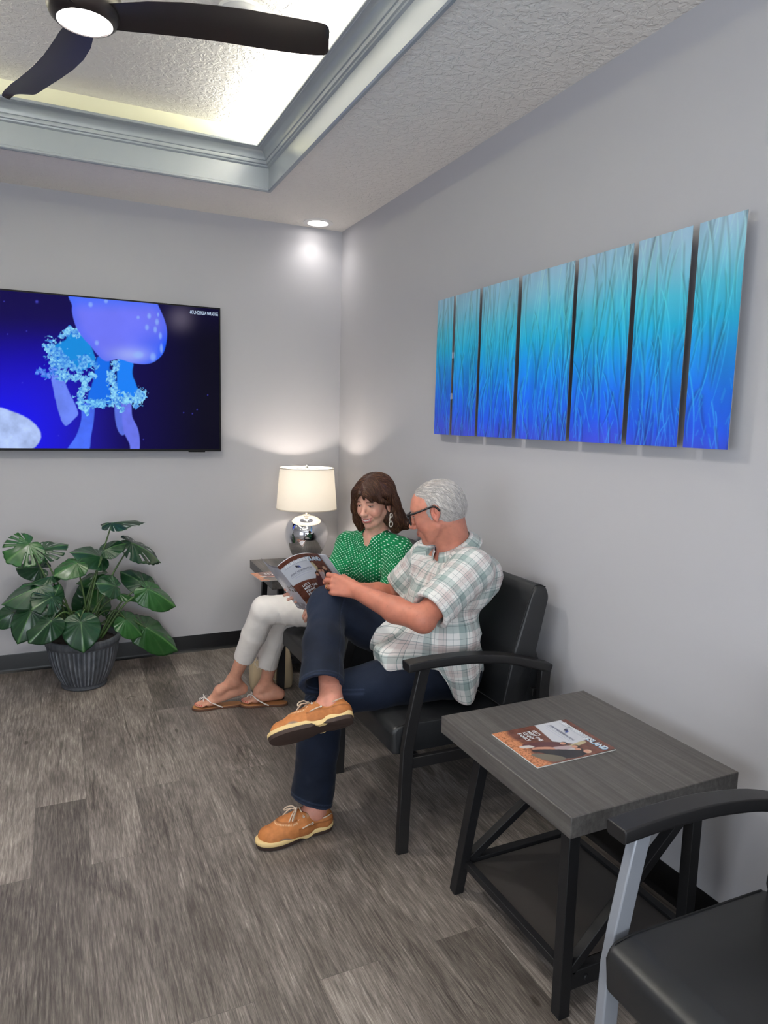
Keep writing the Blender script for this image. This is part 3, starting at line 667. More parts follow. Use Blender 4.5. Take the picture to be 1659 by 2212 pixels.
def cover_marks():
    """lettering and emblem of the cover as [(verts in S,T), faces, material]"""
    out = []
    def put(s, x, y, w_, h_, mt, shear=0.):  # one line of text
        vs, fs = text_mesh(s, 1., shear, .022 if mt in ('ink_white', 'ink_sky') else .006); mn = vs.min(0); sp = np.ptp(vs, axis=0)
        out.append((np.stack([x+(vs[:, 0]-mn[0])/sp[0]*w_, y-(vs[:, 1]-mn[1])/sp[1]*h_], 1), fs, mt, s))
    put('PALM HARBOR', .10, .125, .48, .058, 'ink_white')
    put('ISLAND', .628, .150, .345, .084, 'ink_sky'); put('ISLAND', .62, .143, .345, .084, 'ink_white')
    put('JOINT REGENERATION', .08, .30, .50, .040, 'ink_navy')
    for k, s in enumerate(("LET'S", 'MEET THE', 'KENNY', 'FAMILY')): put(s, .14, .565+.062*k, (.16, .30, .22, .24)[k], .046, 'ink_white')
    # palm: a fan of curved fronds and a trunk
    for k in range(9):
        a = math.radians(20+17.5*k); P = []; 
        for q in range(7):
            r_ = .10*q/6; P.append((.60+r_*math.cos(a)*1.15, .085-r_*math.sin(a)*.55+.32*(q/6)**2*.10))
        Lp = [(x-.006*(1-abs(i/6-.5)), y-.004) for i, (x, y) in enumerate(P)]; Rp = [(x+.006, y+.004) for x, y in P]
        vs = np.array(Lp+Rp[::-1]); out.append((vs, [tuple(range(len(vs)))], 'ink_sky' if k % 2 else 'ink_white', 'palm'))
    vs = np.array([(.592, .085), (.608, .085), (.625, .13), (.60, .155), (.585, .15), (.603, .128)]); out.append((vs, [tuple(range(6))], 'ink_white', 'palm'))
    # emblem: an oval of three slanted leaves
    for dx, mt in ((0, 'ink_black'), (.032, 'ink_navy'), (.064, 'ink_blue')):
        P = [(.27+dx, .165), (.285+dx, .18), (.292+dx, .205), (.29+dx, .235), (.275+dx, .215), (.258+dx, .19)]; P = [(x, y+.012*(dx*30-1)) for x, y in P]
        out.append((np.array(P), [tuple(range(6))], mt, mt))
    return out
for nm, c in (('ink_white', srgb(236, 240, 244)), ('ink_steel', srgb(150, 168, 186)), ('ink_navy', srgb(36, 42, 84)), ('ink_sky', srgb(120, 186, 226)), ('ink_black', srgb(20, 22, 34)), ('ink_blue', srgb(60, 84, 160))): mat(nm, c, .3)
m = mat('glossy_cover', (.5, .5, .5), .22, spec=.5); lk(m, vcol(m), bsdf(m).inputs['Base Color'])
mat('page_paper', srgb(222, 220, 214), .5)
MARKS = cover_marks()
def place_marks(parent, fn):
    by = {}; up_ = dict(ink_sky=0., ink_white=.0005)
    for vs, fs, mt, key in MARKS: by.setdefault((key, mt), MB()).add([fn(s, t_, up_.get(mt, .0002)) for s, t_ in vs], fs)
    for (key, mt), b in by.items(): b.build('printed_palm' if key == 'palm' else 'printed_emblem' if key.startswith('ink') else 'printed_lettering', mt, parent)
def flat_magazine(label, c, wdir, hdir, z, w_=.217, h_=.274):
    """lies flat; wdir is the reading direction, hdir points to the top edge"""
    t = thing('magazine', label, 'magazine', (c[0], c[1], z)); wd, hd = nrm(wdir), nrm(hdir)
    P = lambda s, t_, zz: tuple(np.append(wd*(s-.5)*w_+hd*(.5-t_)*h_, zz))
    S_, T_ = np.meshgrid(np.linspace(0, 1, 150), np.linspace(0, 1, 190))
    b = MB(); b.add([P(0, 1, .0005), P(1, 1, .0005), P(1, 0, .0005), P(0, 0, .0005), P(0, 1, .0032), P(1, 1, .0032), P(1, 0, .0032), P(0, 0, .0032)], [(0, 3, 2, 1), (0, 1, 5, 4), (1, 2, 6, 5), (2, 3, 7, 6), (3, 0, 4, 7)])
    b.build('pages', 'page_paper', t)
    X = wd[0]*(S_-.5)*w_+hd[0]*(.5-T_)*h_; Y = wd[1]*(S_-.5)*w_+hd[1]*(.5-T_)*h_; Z = .0036+.0022*step(.75, 1, S_)*step(.4, 0, T_)
    cv = grid_mesh('front_cover', X, Y, Z, cover_colors(S_, T_), MATS['glossy_cover'], t)
    place_marks(cv, lambda s, q, e: P(s, q, .0042+e+.0022*float(step(.75, 1, np.array(s))*step(.4, 0, np.array(q)))))
    return t
flat_magazine('magazine with a family on its cover, flat on the foreground end table', (-.476, -2.953), (0, -1), (1, 0), .6)
flat_magazine('second magazine lying on the corner end table behind the held one', (-.60, -.60), (.05, -1), (1, .05), .6)

# ================================================================== tote bag on the floor
m = mat('canvas', srgb(186, 168, 138), .9); n = noise(m, mapping(m), 300, 2); bump(m, n.outputs[0], .2, .002)
mat('tan_strap', srgb(150, 118, 84), .7); mat('white_cord', srgb(226, 218, 202), .7)
t = thing('tote_bag', 'beige canvas tote bag standing on the floor behind the flip-flops', 'bag', (-.70, -.80, 0))
rs = []
for z, hw, hd, r_ in ((0, .105, .045, .03), (.012, .118, .056, .035), (.08, .124, .058, .035), (.16, .114, .046, .03), (.215, .104, .03, .022), (.245, .10, .018, .014)):
    ring = []
    for k in range(28):
        a = 2*PI*k/28; ca, sa = math.cos(a), math.sin(a); e = .45
        ring.append((hw*math.copysign(abs(ca)**e, ca)+.004*math.sin(7*a+z*20), hd*math.copysign(abs(sa)**e, sa)+.004*math.sin(5*a+z*30)+.03*z, z+.0))
    rs.append(ring)
bg = MB().rings(rs).build('bag_body', 'canvas', t, smooth=True, sub=1)
MB().tube(spline([(-.045, -.030, .262), (-.04, -.052, .235), (-.047, -.064, .15), (-.055, -.070, .07), (-.045, -.078, .008), (-.02, -.085, .004)], 6), .0085, 8, flat=.25, up=(0, 1, 0)).build('strap', 'tan_strap', t, smooth=True)
MB().tube(spline([(.0, -.030, .262), (.01, -.06, .22), (-.008, -.066, .15), (-.012, -.07, .10), (.004, -.072, .072), (.028, -.07, .09), (.036, -.066, .16), (.03, -.05, .23)], 6), .0038, 8).build('drawstring', 'white_cord', t, smooth=True)
# ================================================================== potted split leaf plant
m = mat('pot_glaze', srgb(62, 66, 72), .55, spec=.35)
lkv = vcol(m); n = noise(m, mapping(m, (18, 18, 5)), 3., 5, .6)
r = ramp(m, [(.35, (.6, .6, .62)), (.7, (1.35, 1.33, 1.28))], n.outputs[0]); lk(m, mix(m, lkv, r.outputs[0], .8, 'MULTIPLY'), bsdf(m).inputs['Base Color'])
m = mat('potting_soil', srgb(34, 27, 22), .95); n = noise(m, mapping(m), 90, 4); bump(m, n.outputs[0], .8, .01)
m = mat('leaf_green', (.03, .1, .04), .26, spec=.5); lk(m, vcol(m), bsdf(m).inputs['Base Color'])
bsdf(m).inputs['Subsurface Weight'].default_value = 0.
m = mat('leaf_stem', srgb(66, 92, 46), .45)
PC = V(-1.652, -.345, 0)
plant = thing('potted_plant', 'split leaf plant in a ribbed dark grey pot on the floor', 'plant', tuple(PC))
prof = [(.0, .0), (.112, .0), (.120, .004), (.120, .012), (.112, .016), (.128, .045), (.152, .095), (.170, .15), (.180, .20), (.186, .238), (.189, .245), (.194, .250), (.197, .262), (.196, .280), (.190, .288), (.182, .288), (.176, .280), (.172, .25), (.165, .20)]
prof = [(p[0], p[2]) for i in range(len(prof)-1) for p in ([V(prof[i][0], 0, prof[i][1])*(1-k/4)+V(prof[i+1][0], 0, prof[i+1][1])*k/4 for k in range(4)])]+[prof[-1]]
NA = 264; vs, cs = [], []
for i, (r_, z) in enumerate(prof):
    outer = i < 13*4
    for k in range(NA):
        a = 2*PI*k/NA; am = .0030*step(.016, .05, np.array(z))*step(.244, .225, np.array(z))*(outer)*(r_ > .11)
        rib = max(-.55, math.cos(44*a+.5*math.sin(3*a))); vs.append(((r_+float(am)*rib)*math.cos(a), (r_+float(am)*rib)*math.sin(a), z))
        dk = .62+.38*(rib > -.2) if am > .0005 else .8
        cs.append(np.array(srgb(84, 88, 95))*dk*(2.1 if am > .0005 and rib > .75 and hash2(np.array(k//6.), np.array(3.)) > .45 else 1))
q = np.array([(i*NA+k, i*NA+(k+1) % NA, (i+1)*NA+(k+1) % NA, (i+1)*NA+k) for i in range(len(prof)-1) for k in range(NA)])
me = bpy.data.meshes.new('pot'); raw_mesh(me, np.array(vs), q); paint(me, np.array(cs)); me.materials.append(MATS['pot_glaze'])
o = bpy.data.objects.new('pot', me); COL.objects.link(o); o.parent = plant
MB().lathe([(.0, .262), (.05, .264), (.11, .258), (.1735, .255)], n=40).build('soil', 'potting_soil', plant, smooth=True)
LEAVES = [  # where the stalk joins, the tip, surface normal, width factor, slits, fold
 ((-1.484, -.33, .91), (-1.309, -.33, .934), (0, -.12, 1), 1.15, 1, .12), ((-1.378, -.30, .786), (-1.191, -.30, .70), (.25, -.55, .8), .95, 1, .25),
 ((-1.902, -.36, .816), (-2.011, -.42, .747), (-.25, -.85, .45), 1.75, 1, .12), ((-1.85, -.30, .766), (-1.709, -.26, .811), (-.1, -.6, .8), 1.15, 1, .15),
 ((-1.671, -.40, .707), (-1.787, -.46, .676), (-.2, -.62, .75), 1.25, 0, .2), ((-1.547, -.30, .714), (-1.69, -.32, .781), (.1, -.42, .9), 1.5, 0, .1),
 ((-1.521, -.36, .765), (-1.423, -.36, .813), (-.1, -.55, .8), 1.3, 0, .15), ((-1.854, -.28, .666), (-1.982, -.24, .685), (-.1, -.7, .7), 1.1, 0, .2),
 ((-1.801, -.40, .642), (-1.919, -.44, .631), (0, -.12, 1), .8, 0, .3), ((-1.86, -.46, .602), (-2.039, -.50, .552), (-.2, -.62, .75), 1.0, 0, .25),
 ((-1.80, -.50, .552), (-1.891, -.56, .518), (-.1, -.85, .45), 1.6, 1, .15), ((-1.791, -.48, .543), (-1.753, -.44, .612), (.2, -.8, .5), 1.2, 0, .3),
 ((-1.897, -.52, .491), (-1.973, -.58, .345), (-.25, -.9, .3), 1.05, 0, .2), ((-1.807, -.55, .436), (-1.915, -.60, .348), (.1, -.85, .5), 1.25, 0, .18),
 ((-1.664, -.54, .413), (-1.657, -.62, .277), (0, -.9, .4), 1.35, 0, .12), ((-1.99, -.40, .461), (-2.093, -.42, .411), (-.2, -.8, .5), 1.2, 0, .2),
 ((-1.302, -.36, .522), (-1.134, -.38, .428), (.35, -.75, .6), 1.0, 0, .3), ((-1.311, -.28, .533), (-1.437, -.22, .622), (-.2, -.6, .7), .95, 0, .2),
 ((-1.483, -.44, .574), (-1.576, -.48, .612), (.1, -.75, .65), 1.5, 0, .1), ((-1.424, -.34, .351), (-1.322, -.36, .258), (.35, -.7, .6), 1.3, 0, .2),
 ((-1.315, -.30, .28), (-1.099, -.30, .129), (.25, -.75, .6), .85, 0, .25), ((-1.555, -.26, .602), (-1.683, -.24, .582), (0, -.45, .9), 1.1, 0, .2),
 ((-1.453, -.30, .493), (-1.333, -.30, .471), (0, -.3, .95), .8, 0, .2), ((-1.665, -.46, .412), (-1.569, -.44, .409), (0, -.75, .7), 1.4, 0, .15),
 ((-1.548, -.30, .423), (-1.513, -.24, .532), (.5, -.8, .2), 1.3, 0, .2), ((-1.744, -.30, .365), (-1.866, -.30, .423), (-.1, -.8, .5), 1.3, 0, .2),
 ((-1.425, -.26, .337), (-1.525, -.24, .366), (0, -.6, .8), 1.3, 0, .2), ((-1.62, -.22, .47), (-1.50, -.18, .50), (.1, -.85, .4), 1.5, 0, .15), ((-1.60, -.24, .40), (-1.66, -.20, .53), (-.1, -.9, .3), 1.4, 0, .15)]
rng = np.random.default_rng(3)
def leaf(A, T, nh, wf, slits, fold, k):
    wf *= .86; fold = fold*1.7+.06
    A, T = V(*A), V(*T); Ln = np.linalg.norm(T-A); e1 = (T-A)/Ln; e3 = np.asarray(nh, float); e3 = nrm(e3-e1*(e1 @ e3)); e2 = np.cross(e3, e1)
    nth, nr = 97, 15
    th = np.linspace(-math.radians(176), math.radians(176), nth); rr = np.interp(abs(np.degrees(th)), [0, 6, 16, 32, 55, 80, 105, 130, 150, 165, 176], [1., .93, .86, .75, .62, .535, .48, .44, .39, .31, .12])
    if slits: rr = rr*(1+.02*np.sin(th*31))
    R_, TH = np.meshgrid(np.linspace(.0, 1, nr)**.85, th); RR = np.repeat(rr[:, None], nr, 1)*R_
    x = RR*np.cos(TH)*Ln; y = RR*np.sin(TH)*Ln*wf
    dr = rng.uniform(.12, .34); cu_ = rng.uniform(-.1, .1); ph = rng.uniform(0, 6)
    z = -fold*abs(y)*(.6+.4*np.tanh(abs(y)/(.12*Ln)))-dr*np.clip(x, 0, 9)**2/Ln+cu_*y*x/Ln+.034*Ln*np.sin(TH*5+ph)*R_**2+.012*Ln*np.sin(TH*11+ph*2)*R_**3
    z = z+.010*Ln*np.cos(TH*17)*R_*(abs(np.sin(TH)))      # quilting between the side veins
    P = A+x[..., None]*e1+y[..., None]*e2+z[..., None]*e3
    mid = np.exp(-(y/(.016*Ln))**2)*(x > -.02*Ln); ven = np.clip(np.cos(TH*17)-.80, 0, 1)*4*(R_ > .12)*(abs(TH) < 2.9)
    base = np.array(srgb(26, 62, 36)) if rng.random() > .25 else np.array(srgb(40, 86, 40))
    base = base*rng.uniform(.75, 1.15); C = base*(.75+.5*fbm(x*40+k, y*40, 3, k))[..., None]
    C = over(C, np.clip(mid*.45+ven*.15, 0, 1), srgb(92, 134, 78))
    iq = np.arange(nth*nr).reshape(nth, nr); q = np.stack([iq[:-1, :-1], iq[1:, :-1], iq[1:, 1:], iq[:-1, 1:]], -1)
    keep = np.ones(q.shape[:2], bool)
    if slits:
        td = np.degrees((th[:-1]+th[1:])/2); rm = ((np.linspace(0, 1, nr)**.85)[:-1]+(np.linspace(0, 1, nr)**.85)[1:])/2
        for s in (24, 42, 62, 84, 108):
            for sg in (-1, 1):
                if rng.random() < .85: keep &= ~((abs(td-sg*(s+rng.uniform(-3, 3))) < 3.1)[:, None] & (rm > rng.uniform(.38, .62))[None, :] & (rm < (1.1 if rng.random() > .3 else .85))[None, :])
    q = q[keep]
    me = bpy.data.meshes.new('leaf'); raw_mesh(me, P.reshape(-1, 3)-PC, q); paint(me, C.reshape(-1, 3)); me.materials.append(MATS['leaf_green'])
    o = bpy.data.objects.new('leaf', me); COL.objects.link(o); o.parent = plant
    md = o.modifiers.new('thick', 'SOLIDIFY'); md.thickness = .0009; md.offset = 0
    # stalk from the soil to the leaf
    a = rng.uniform(0, 2*PI); B = PC+V(.06*math.cos(a)+.1*np.clip(A[0]-PC[0], -.6, .6), .05*math.sin(a)+.1*(A[1]-PC[1]), .255)
    mid_ = B*.5+A*.5+V(0, 0, .03+.10*np.linalg.norm((A-B)[:2])); 
    if A[2] < .45: mid_ = B*.45+A*.55+V(0, 0, .10)
    n_ = len(spline([B, mid_, A], 8)); MB().tube(spline([B, mid_, A-e3*.001], 8), np.linspace(.0068, .0036, n_), 7).build('stem', 'leaf_stem', plant, smooth=True, off=PC)
for k, a in enumerate(LEAVES): leaf(*a, k)
# ================================================================== blended solids for bodies and clothes
def vnoise3(p, seed=0):
    i = np.floor(p); f = p-i; f = f*f*(3-2*f)
    def h(a, b, c):
        v = np.sin((i[..., 0]+a)*127.1+(i[..., 1]+b)*311.7+(i[..., 2]+c)*74.7+seed*53.3)*43758.5453; return v-np.floor(v)
    x0 = h(0, 0, 0)*(1-f[..., 0])+h(1, 0, 0)*f[..., 0]; x1 = h(0, 1, 0)*(1-f[..., 0])+h(1, 1, 0)*f[..., 0]
    x2 = h(0, 0, 1)*(1-f[..., 0])+h(1, 0, 1)*f[..., 0]; x3 = h(0, 1, 1)*(1-f[..., 0])+h(1, 1, 1)*f[..., 0]
    y0 = x0*(1-f[..., 1])+x1*f[..., 1]; y1 = x2*(1-f[..., 1])+x3*f[..., 1]
    return y0*(1-f[..., 2])+y1*f[..., 2]
def fbm3(p, oct=3, seed=0):
    s, a = 0, .5
    for k in range(oct): s = s+a*vnoise3(p*2**k, seed+7*k); a *= .5
    return s
class Solid:
    """ordered list of rounded shapes joined (or carved) with soft blends"""
    def __init__(s): s.ops = []; s.lab = {}
    def _add(s, fn, lo, hi, k, sub, label): s.ops.append((fn, np.asarray(lo, float), np.asarray(hi, float), k, sub, label)); return s
    def rc(s, a, b, ra, rb, k=.02, sub=False, label=None, grow=0.):
        a, b = V(*a), V(*b); ba = b-a; L2 = max(ba @ ba, 1e-9); ra += grow; rb += grow
        def fn(p):
            h = np.clip(((p-a) @ ba)/L2, 0, 1); q = p-a-h[..., None]*ba; return np.sqrt((q*q).sum(-1))-(ra+(rb-ra)*h)
        R_ = max(ra, rb); return s._add(fn, np.minimum(a, b)-R_, np.maximum(a, b)+R_, k, sub, label)
    def el(s, c, r, k=.02, sub=False, M=None, label=None, grow=0.):
        c = V(*c); r = V(*r)+grow; M = np.eye(3) if M is None else np.asarray(M, float)
        def fn(p):
            q = (p-c) @ M.T; k0 = np.sqrt(((q/r)**2).sum(-1)); k1 = np.sqrt(((q/(r*r))**2).sum(-1))+1e-9; return k0*(k0-1)/k1
        R_ = r.max(); return s._add(fn, c-R_, c+R_, k, sub, label)
    def chain(s, pts, rs, k=.02, sub=False, label=None, grow=0.):
        for i in range(len(pts)-1): s.rc(pts[i], pts[i+1], rs[i], rs[i+1], k, sub, label, grow)
        return s
    def box(s, c, hs, M, rad=.004, k=.01, sub=False, label=None):
        c = V(*c); hs = V(*hs)-rad; M = np.asarray(M, float)
        def fn(p):
            q = abs((p-c) @ M.T)-hs; return np.sqrt((np.maximum(q, 0)**2).sum(-1))+np.minimum(q.max(-1), 0)-rad
        R_ = np.linalg.norm(hs)+rad; return s._add(fn, c-R_, c+R_, k, sub, label)
    def plane(s, pt, n, k=.002, lo=(-9, -9, -9), hi=(9, 9, 9)):
        """carve away everything on the side the normal points to (inside the given bounds)"""
        pt = V(*pt); n = nrm(n); lo, hi = V(*lo), V(*hi)
        def fn(p):
            d = -((p-pt) @ n); b = np.maximum(lo-p, p-hi).max(-1); return np.maximum(d, b)
        return s._add(fn, lo, hi, k, True, None)
    def disp(s, f): s.ops.append((f, None, None, 0, 'd', None)); return s
    def eval(s, P, lo=None, hi=None):
        """P (n,m,3) points grouped in blocks, with block bounds lo, hi (n,3)"""
        D = np.full(P.shape[:-1], 1e3)
        if lo is None: lo = P.min(1); hi = P.max(1)
        for fn, a, b, k, sub, lb in s.ops:
            if sub == 'd': near = (abs(D).min(1) < .03); D[near] = D[near]+fn(P[near]); continue
            m_ = .02+k; on_ = ((lo < b+m_) & (hi > a-m_)).all(1)
            if not on_.any(): continue
            d = fn(P[on_]); c = D[on_]
            if sub:
                d = -d; h = np.clip(.5-.5*(c-d)/max(k, 1e-6), 0, 1) if k > 0 else (d > c)*1.; r = c+(d-c)*h+k*h*(1-h)
            else:
                h = np.clip(.5+.5*(c-d)/max(k, 1e-6), 0, 1); r = c+(d-c)*h-k*h*(1-h)
            D[on_] = r
        return D
    def mesh(s, h):
        prim = [o for o in s.ops if o[4] is False]; lo = np.min([o[1] for o in prim], 0)-.03; hi = np.max([o[2] for o in prim], 0)+.03
        B = 8; bs = B*h; nb = np.ceil((hi-lo)/bs).astype(int)
        g = np.stack(np.meshgrid(*[np.arange(n) for n in nb], indexing='ij'), -1).reshape(-1, 3)
        bl = lo+g*bs; keep = np.zeros(len(g), bool)
        for o in prim: keep |= ((bl < o[2]+.02) & (bl+bs > o[1]-.02)).all(1)
        g = g[keep]; bl = lo+g*bs; c = (bl+bs/2)[:, None, :]
        D = s.eval(c, bl, bl+bs)[:, 0]; g = g[abs(D) < bs*.87+.035]; out_v, out_k, out_c = [], [], []
        cor = np.stack(np.meshgrid(*[np.arange(B+1)]*3, indexing='ij'), -1)
        off8 = np.array([(0, 0, 0), (1, 0, 0), (0, 1, 0), (1, 1, 0), (0, 0, 1), (1, 0, 1), (0, 1, 1), (1, 1, 1)])
        E12 = [(0, 1), (2, 3), (4, 5), (6, 7), (0, 2), (1, 3), (4, 6), (5, 7), (0, 4), (1, 5), (2, 6), (3, 7)]
        N = nb*B+2
        for i0 in range(0, len(g), 600):
            gg = g[i0:i0+600]; b0 = lo+gg*bs
            P = (b0[:, None, None, None, :]+cor*h).reshape(len(gg), -1, 3); D = s.eval(P, b0, b0+bs).reshape(len(gg), B+1, B+1, B+1)
            c8 = np.stack([D[:, a:a+B, b:b+B, c_:c_+B] for a, b, c_ in off8], -1); neg = (c8 < 0).sum(-1); act = (neg > 0) & (neg < 8)
            n_, x, y, z = np.nonzero(act); v8 = c8[n_, x, y, z]; cell = gg[n_]*B+np.stack([x, y, z], -1)
            acc = np.zeros((len(n_), 3)); cnt = np.zeros(len(n_))
            for a, b in E12:
                va, vb = v8[:, a], v8[:, b]; cr_ = (va < 0) != (vb < 0); t_ = np.where(cr_, va/np.where(va-vb == 0, 1, va-vb), 0)
                acc += np.where(cr_[:, None], off8[a]+t_[:, None]*(off8[b]-off8[a]), 0); cnt += cr_
            out_v.append(lo+(cell+acc/cnt[:, None])*h); out_k.append((cell[:, 0]*N[1]+cell[:, 1])*N[2]+cell[:, 2]); out_c.append(np.concatenate([cell, v8[:, [0, 1, 2, 4]]], 1))
        v = np.concatenate(out_v); key = np.concatenate(out_k); cc = np.concatenate(out_c)
        o = np.argsort(key); key, v, cc = key[o], v[o], cc[o]; cell = cc[:, :3].astype(int); s0 = cc[:, 3] < 0
        def find(c_): k_ = (c_[:, 0]*N[1]+c_[:, 1])*N[2]+c_[:, 2]; j = np.clip(np.searchsorted(key, k_), 0, len(key)-1); return np.where(key[j] == k_, j, -1)
        Q = []
        for ax in range(3):
            s1 = cc[:, 4+ax] < 0; e = np.nonzero(s0 != s1)[0]; u = np.zeros(3, int); w_ = np.zeros(3, int); u[(ax+1) % 3] = 1; w_[(ax+2) % 3] = 1
            q = np.stack([e, find(cell[e]-u), find(cell[e]-u-w_), find(cell[e]-w_)], 1); flip = ~s0[e]; ok = (q >= 0).all(1)
            q = np.where(flip[:, None], q[:, ::-1], q)[ok]; Q.append(q)
        q = np.concatenate(Q); used = np.unique(q); re = np.full(len(v), -1); re[used] = np.arange(len(used))
        return v[used], re[q]
    def label_of(s, P):
        """index of the nearest labelled shape for each point"""
        labs = sorted({o[5] for o in s.ops if o[5] is not None}); best = np.full(len(P), 1e9); idx = np.zeros(len(P), int)
        for o in s.ops:
            if o[5] is None: continue
            d = o[0](P); m_ = d < best; best[m_] = d[m_]; idx[m_] = labs.index(o[5])
        return idx, labs
def relax(v, q, it=1, f=.5):
    for _ in range(it):
        acc = np.zeros_like(v); n = np.zeros(len(v))
        for a, b in ((0, 1), (1, 2), (2, 3), (3, 0)):
            np.add.at(acc, q[:, a], v[q[:, b]]); np.add.at(acc, q[:, b], v[q[:, a]]); np.add.at(n, q[:, a], 1); np.add.at(n, q[:, b], 1)
        v = v+f*(acc/np.maximum(n, 1)[:, None]-v)
    return v
def solid_obj(name, solid, h, m, parent, base, colors=None, smooth_it=1, uvmaps=None):
    v, q = solid.mesh(h); v = relax(v, q, smooth_it)
    me = bpy.data.meshes.new(name); raw_mesh(me, v-base, q)
    if colors is not None: paint(me, np.clip(colors(v), 0, 1))
    if uvmaps is not None:
        # wrap round the axis of the nearest limb: (around, along) in metres
        c = v[q].mean(1); idx, labs = solid.label_of(c); uv = np.zeros((len(q), 4, 2))
        for li, lb in enumerate(labs):
            a, b, ref, R_ = uvmaps[lb]; a, b = V(*a), V(*b); d = nrm(b-a); e = nrm(np.asarray(ref, float)-d*(np.asarray(ref, float) @ d)); g_ = np.cross(d, e); on_ = idx == li
            def cyl(p): r_ = p-a; return np.arctan2(r_ @ g_, r_ @ e), r_ @ d
            ac, _ = cyl(c[on_]); ap, tp = cyl(v[q[on_]]); dl = ap-ac[:, None]; dl = (dl+PI) % (2*PI)-PI
            uv[on_, :, 0] = (ac[:, None]+dl)*R_; uv[on_, :, 1] = tp
        l = me.uv_layers.new(name='cloth'); l.data.foreach_set('uv', uv.astype(np.float32).ravel())
    me.materials.append(MATS[m]); o = bpy.data.objects.new(name, me); COL.objects.link(o)
    if parent is not None: o.parent = parent
    solid_obj.last = (v, q); return o
def rotv(v, ax, a):
    ax = nrm(ax); c, s_ = math.cos(a), math.sin(a); v = np.asarray(v, float); return v*c+np.cross(ax, v)*s_+ax*(ax @ v)*(1-c)
def hand(sd, W, f, p, t, s=1., bend=((35, 60, 40),)*4, spread=(.06, .02, -.02, -.07), thumb=((.55, .65, .45), (.8, .25, .45), (.9, .0, .3)), nails=None, palm=1.):
    """five fingered hand: W wrist, f towards the knuckles, p the way the palm faces, t towards the thumb"""
    W = V(*W); f = nrm(f); p = np.asarray(p, float); p = nrm(p-f*(p @ f)); t0 = np.cross(f, p); t = nrm(t0 if t0 @ np.asarray(t, float) > 0 else -t0)
    offs = (.031, .0105, -.0105, -.030); fw = (.088, .092, .087, .078); Ls = ((.043, .026, .021), (.047, .030, .022), (.044, .028, .022), (.035, .021, .019)); R = (.0098, .0100, .0094, .0083)
    Ks = []
    for i in range(4):
        K = W+s*(f*fw[i]+t*offs[i]); Ks.append(K); sd.rc(W+s*(t*offs[i]*.55+f*.008), K, .0150*s*palm, .0112*s*palm, .012)
    sd.rc(W+s*(t*.016+f*.02+p*.008), W+s*(t*.022+f*.055+p*.006), .016*s, .013*s, .012)
    for i in range(4):
        d = nrm(f+t*spread[i]); q = Ks[i]; r_ = R[i]*s; a = 0; pts = [q]; rs = [r_*1.04]
        for j in range(3):
            a += math.radians(bend[i][j]); dd = d*math.cos(a)+p*math.sin(a); q = q+dd*Ls[i][j]*s; pts.append(q); rs.append(r_*(.96, .88, .74)[j])
        sd.chain(pts, rs, .0035)
        if nails is not None: nails.append((q-(p*math.cos(a)-d*math.sin(a))*r_*.62, .0052*s))
    q = W+s*(f*.020+t*.024+p*.010); r_ = .0135*s
    for j, L_ in enumerate((.044, .033, .026)):
        dd = nrm(f*thumb[j][0]+t*thumb[j][1]+p*thumb[j][2]); n_ = q+dd*L_*s; r2 = (.0112, .0100, .0082)[j]*s; sd.rc(q, n_, r_, r2, .008 if j == 0 else .004); q, r_ = n_, r2
    return Ks, t
def head_axes(yaw_dir, pitch, tilt=0.):
    """forward, left and up axes of a head looking along the horizontal yaw_dir, nodded by pitch"""
    y = nrm([yaw_dir[0], yaw_dir[1], 0]); f = y*math.cos(pitch)-V(0, 0, 1)*math.sin(pitch); u = V(0, 0, 1)*math.cos(pitch)+y*math.sin(pitch); l = np.cross(u, f)
    if tilt: l, u = l*math.cos(tilt)+u*math.sin(tilt), u*math.cos(tilt)-l*math.sin(tilt)
    return np.stack([f, l, u])
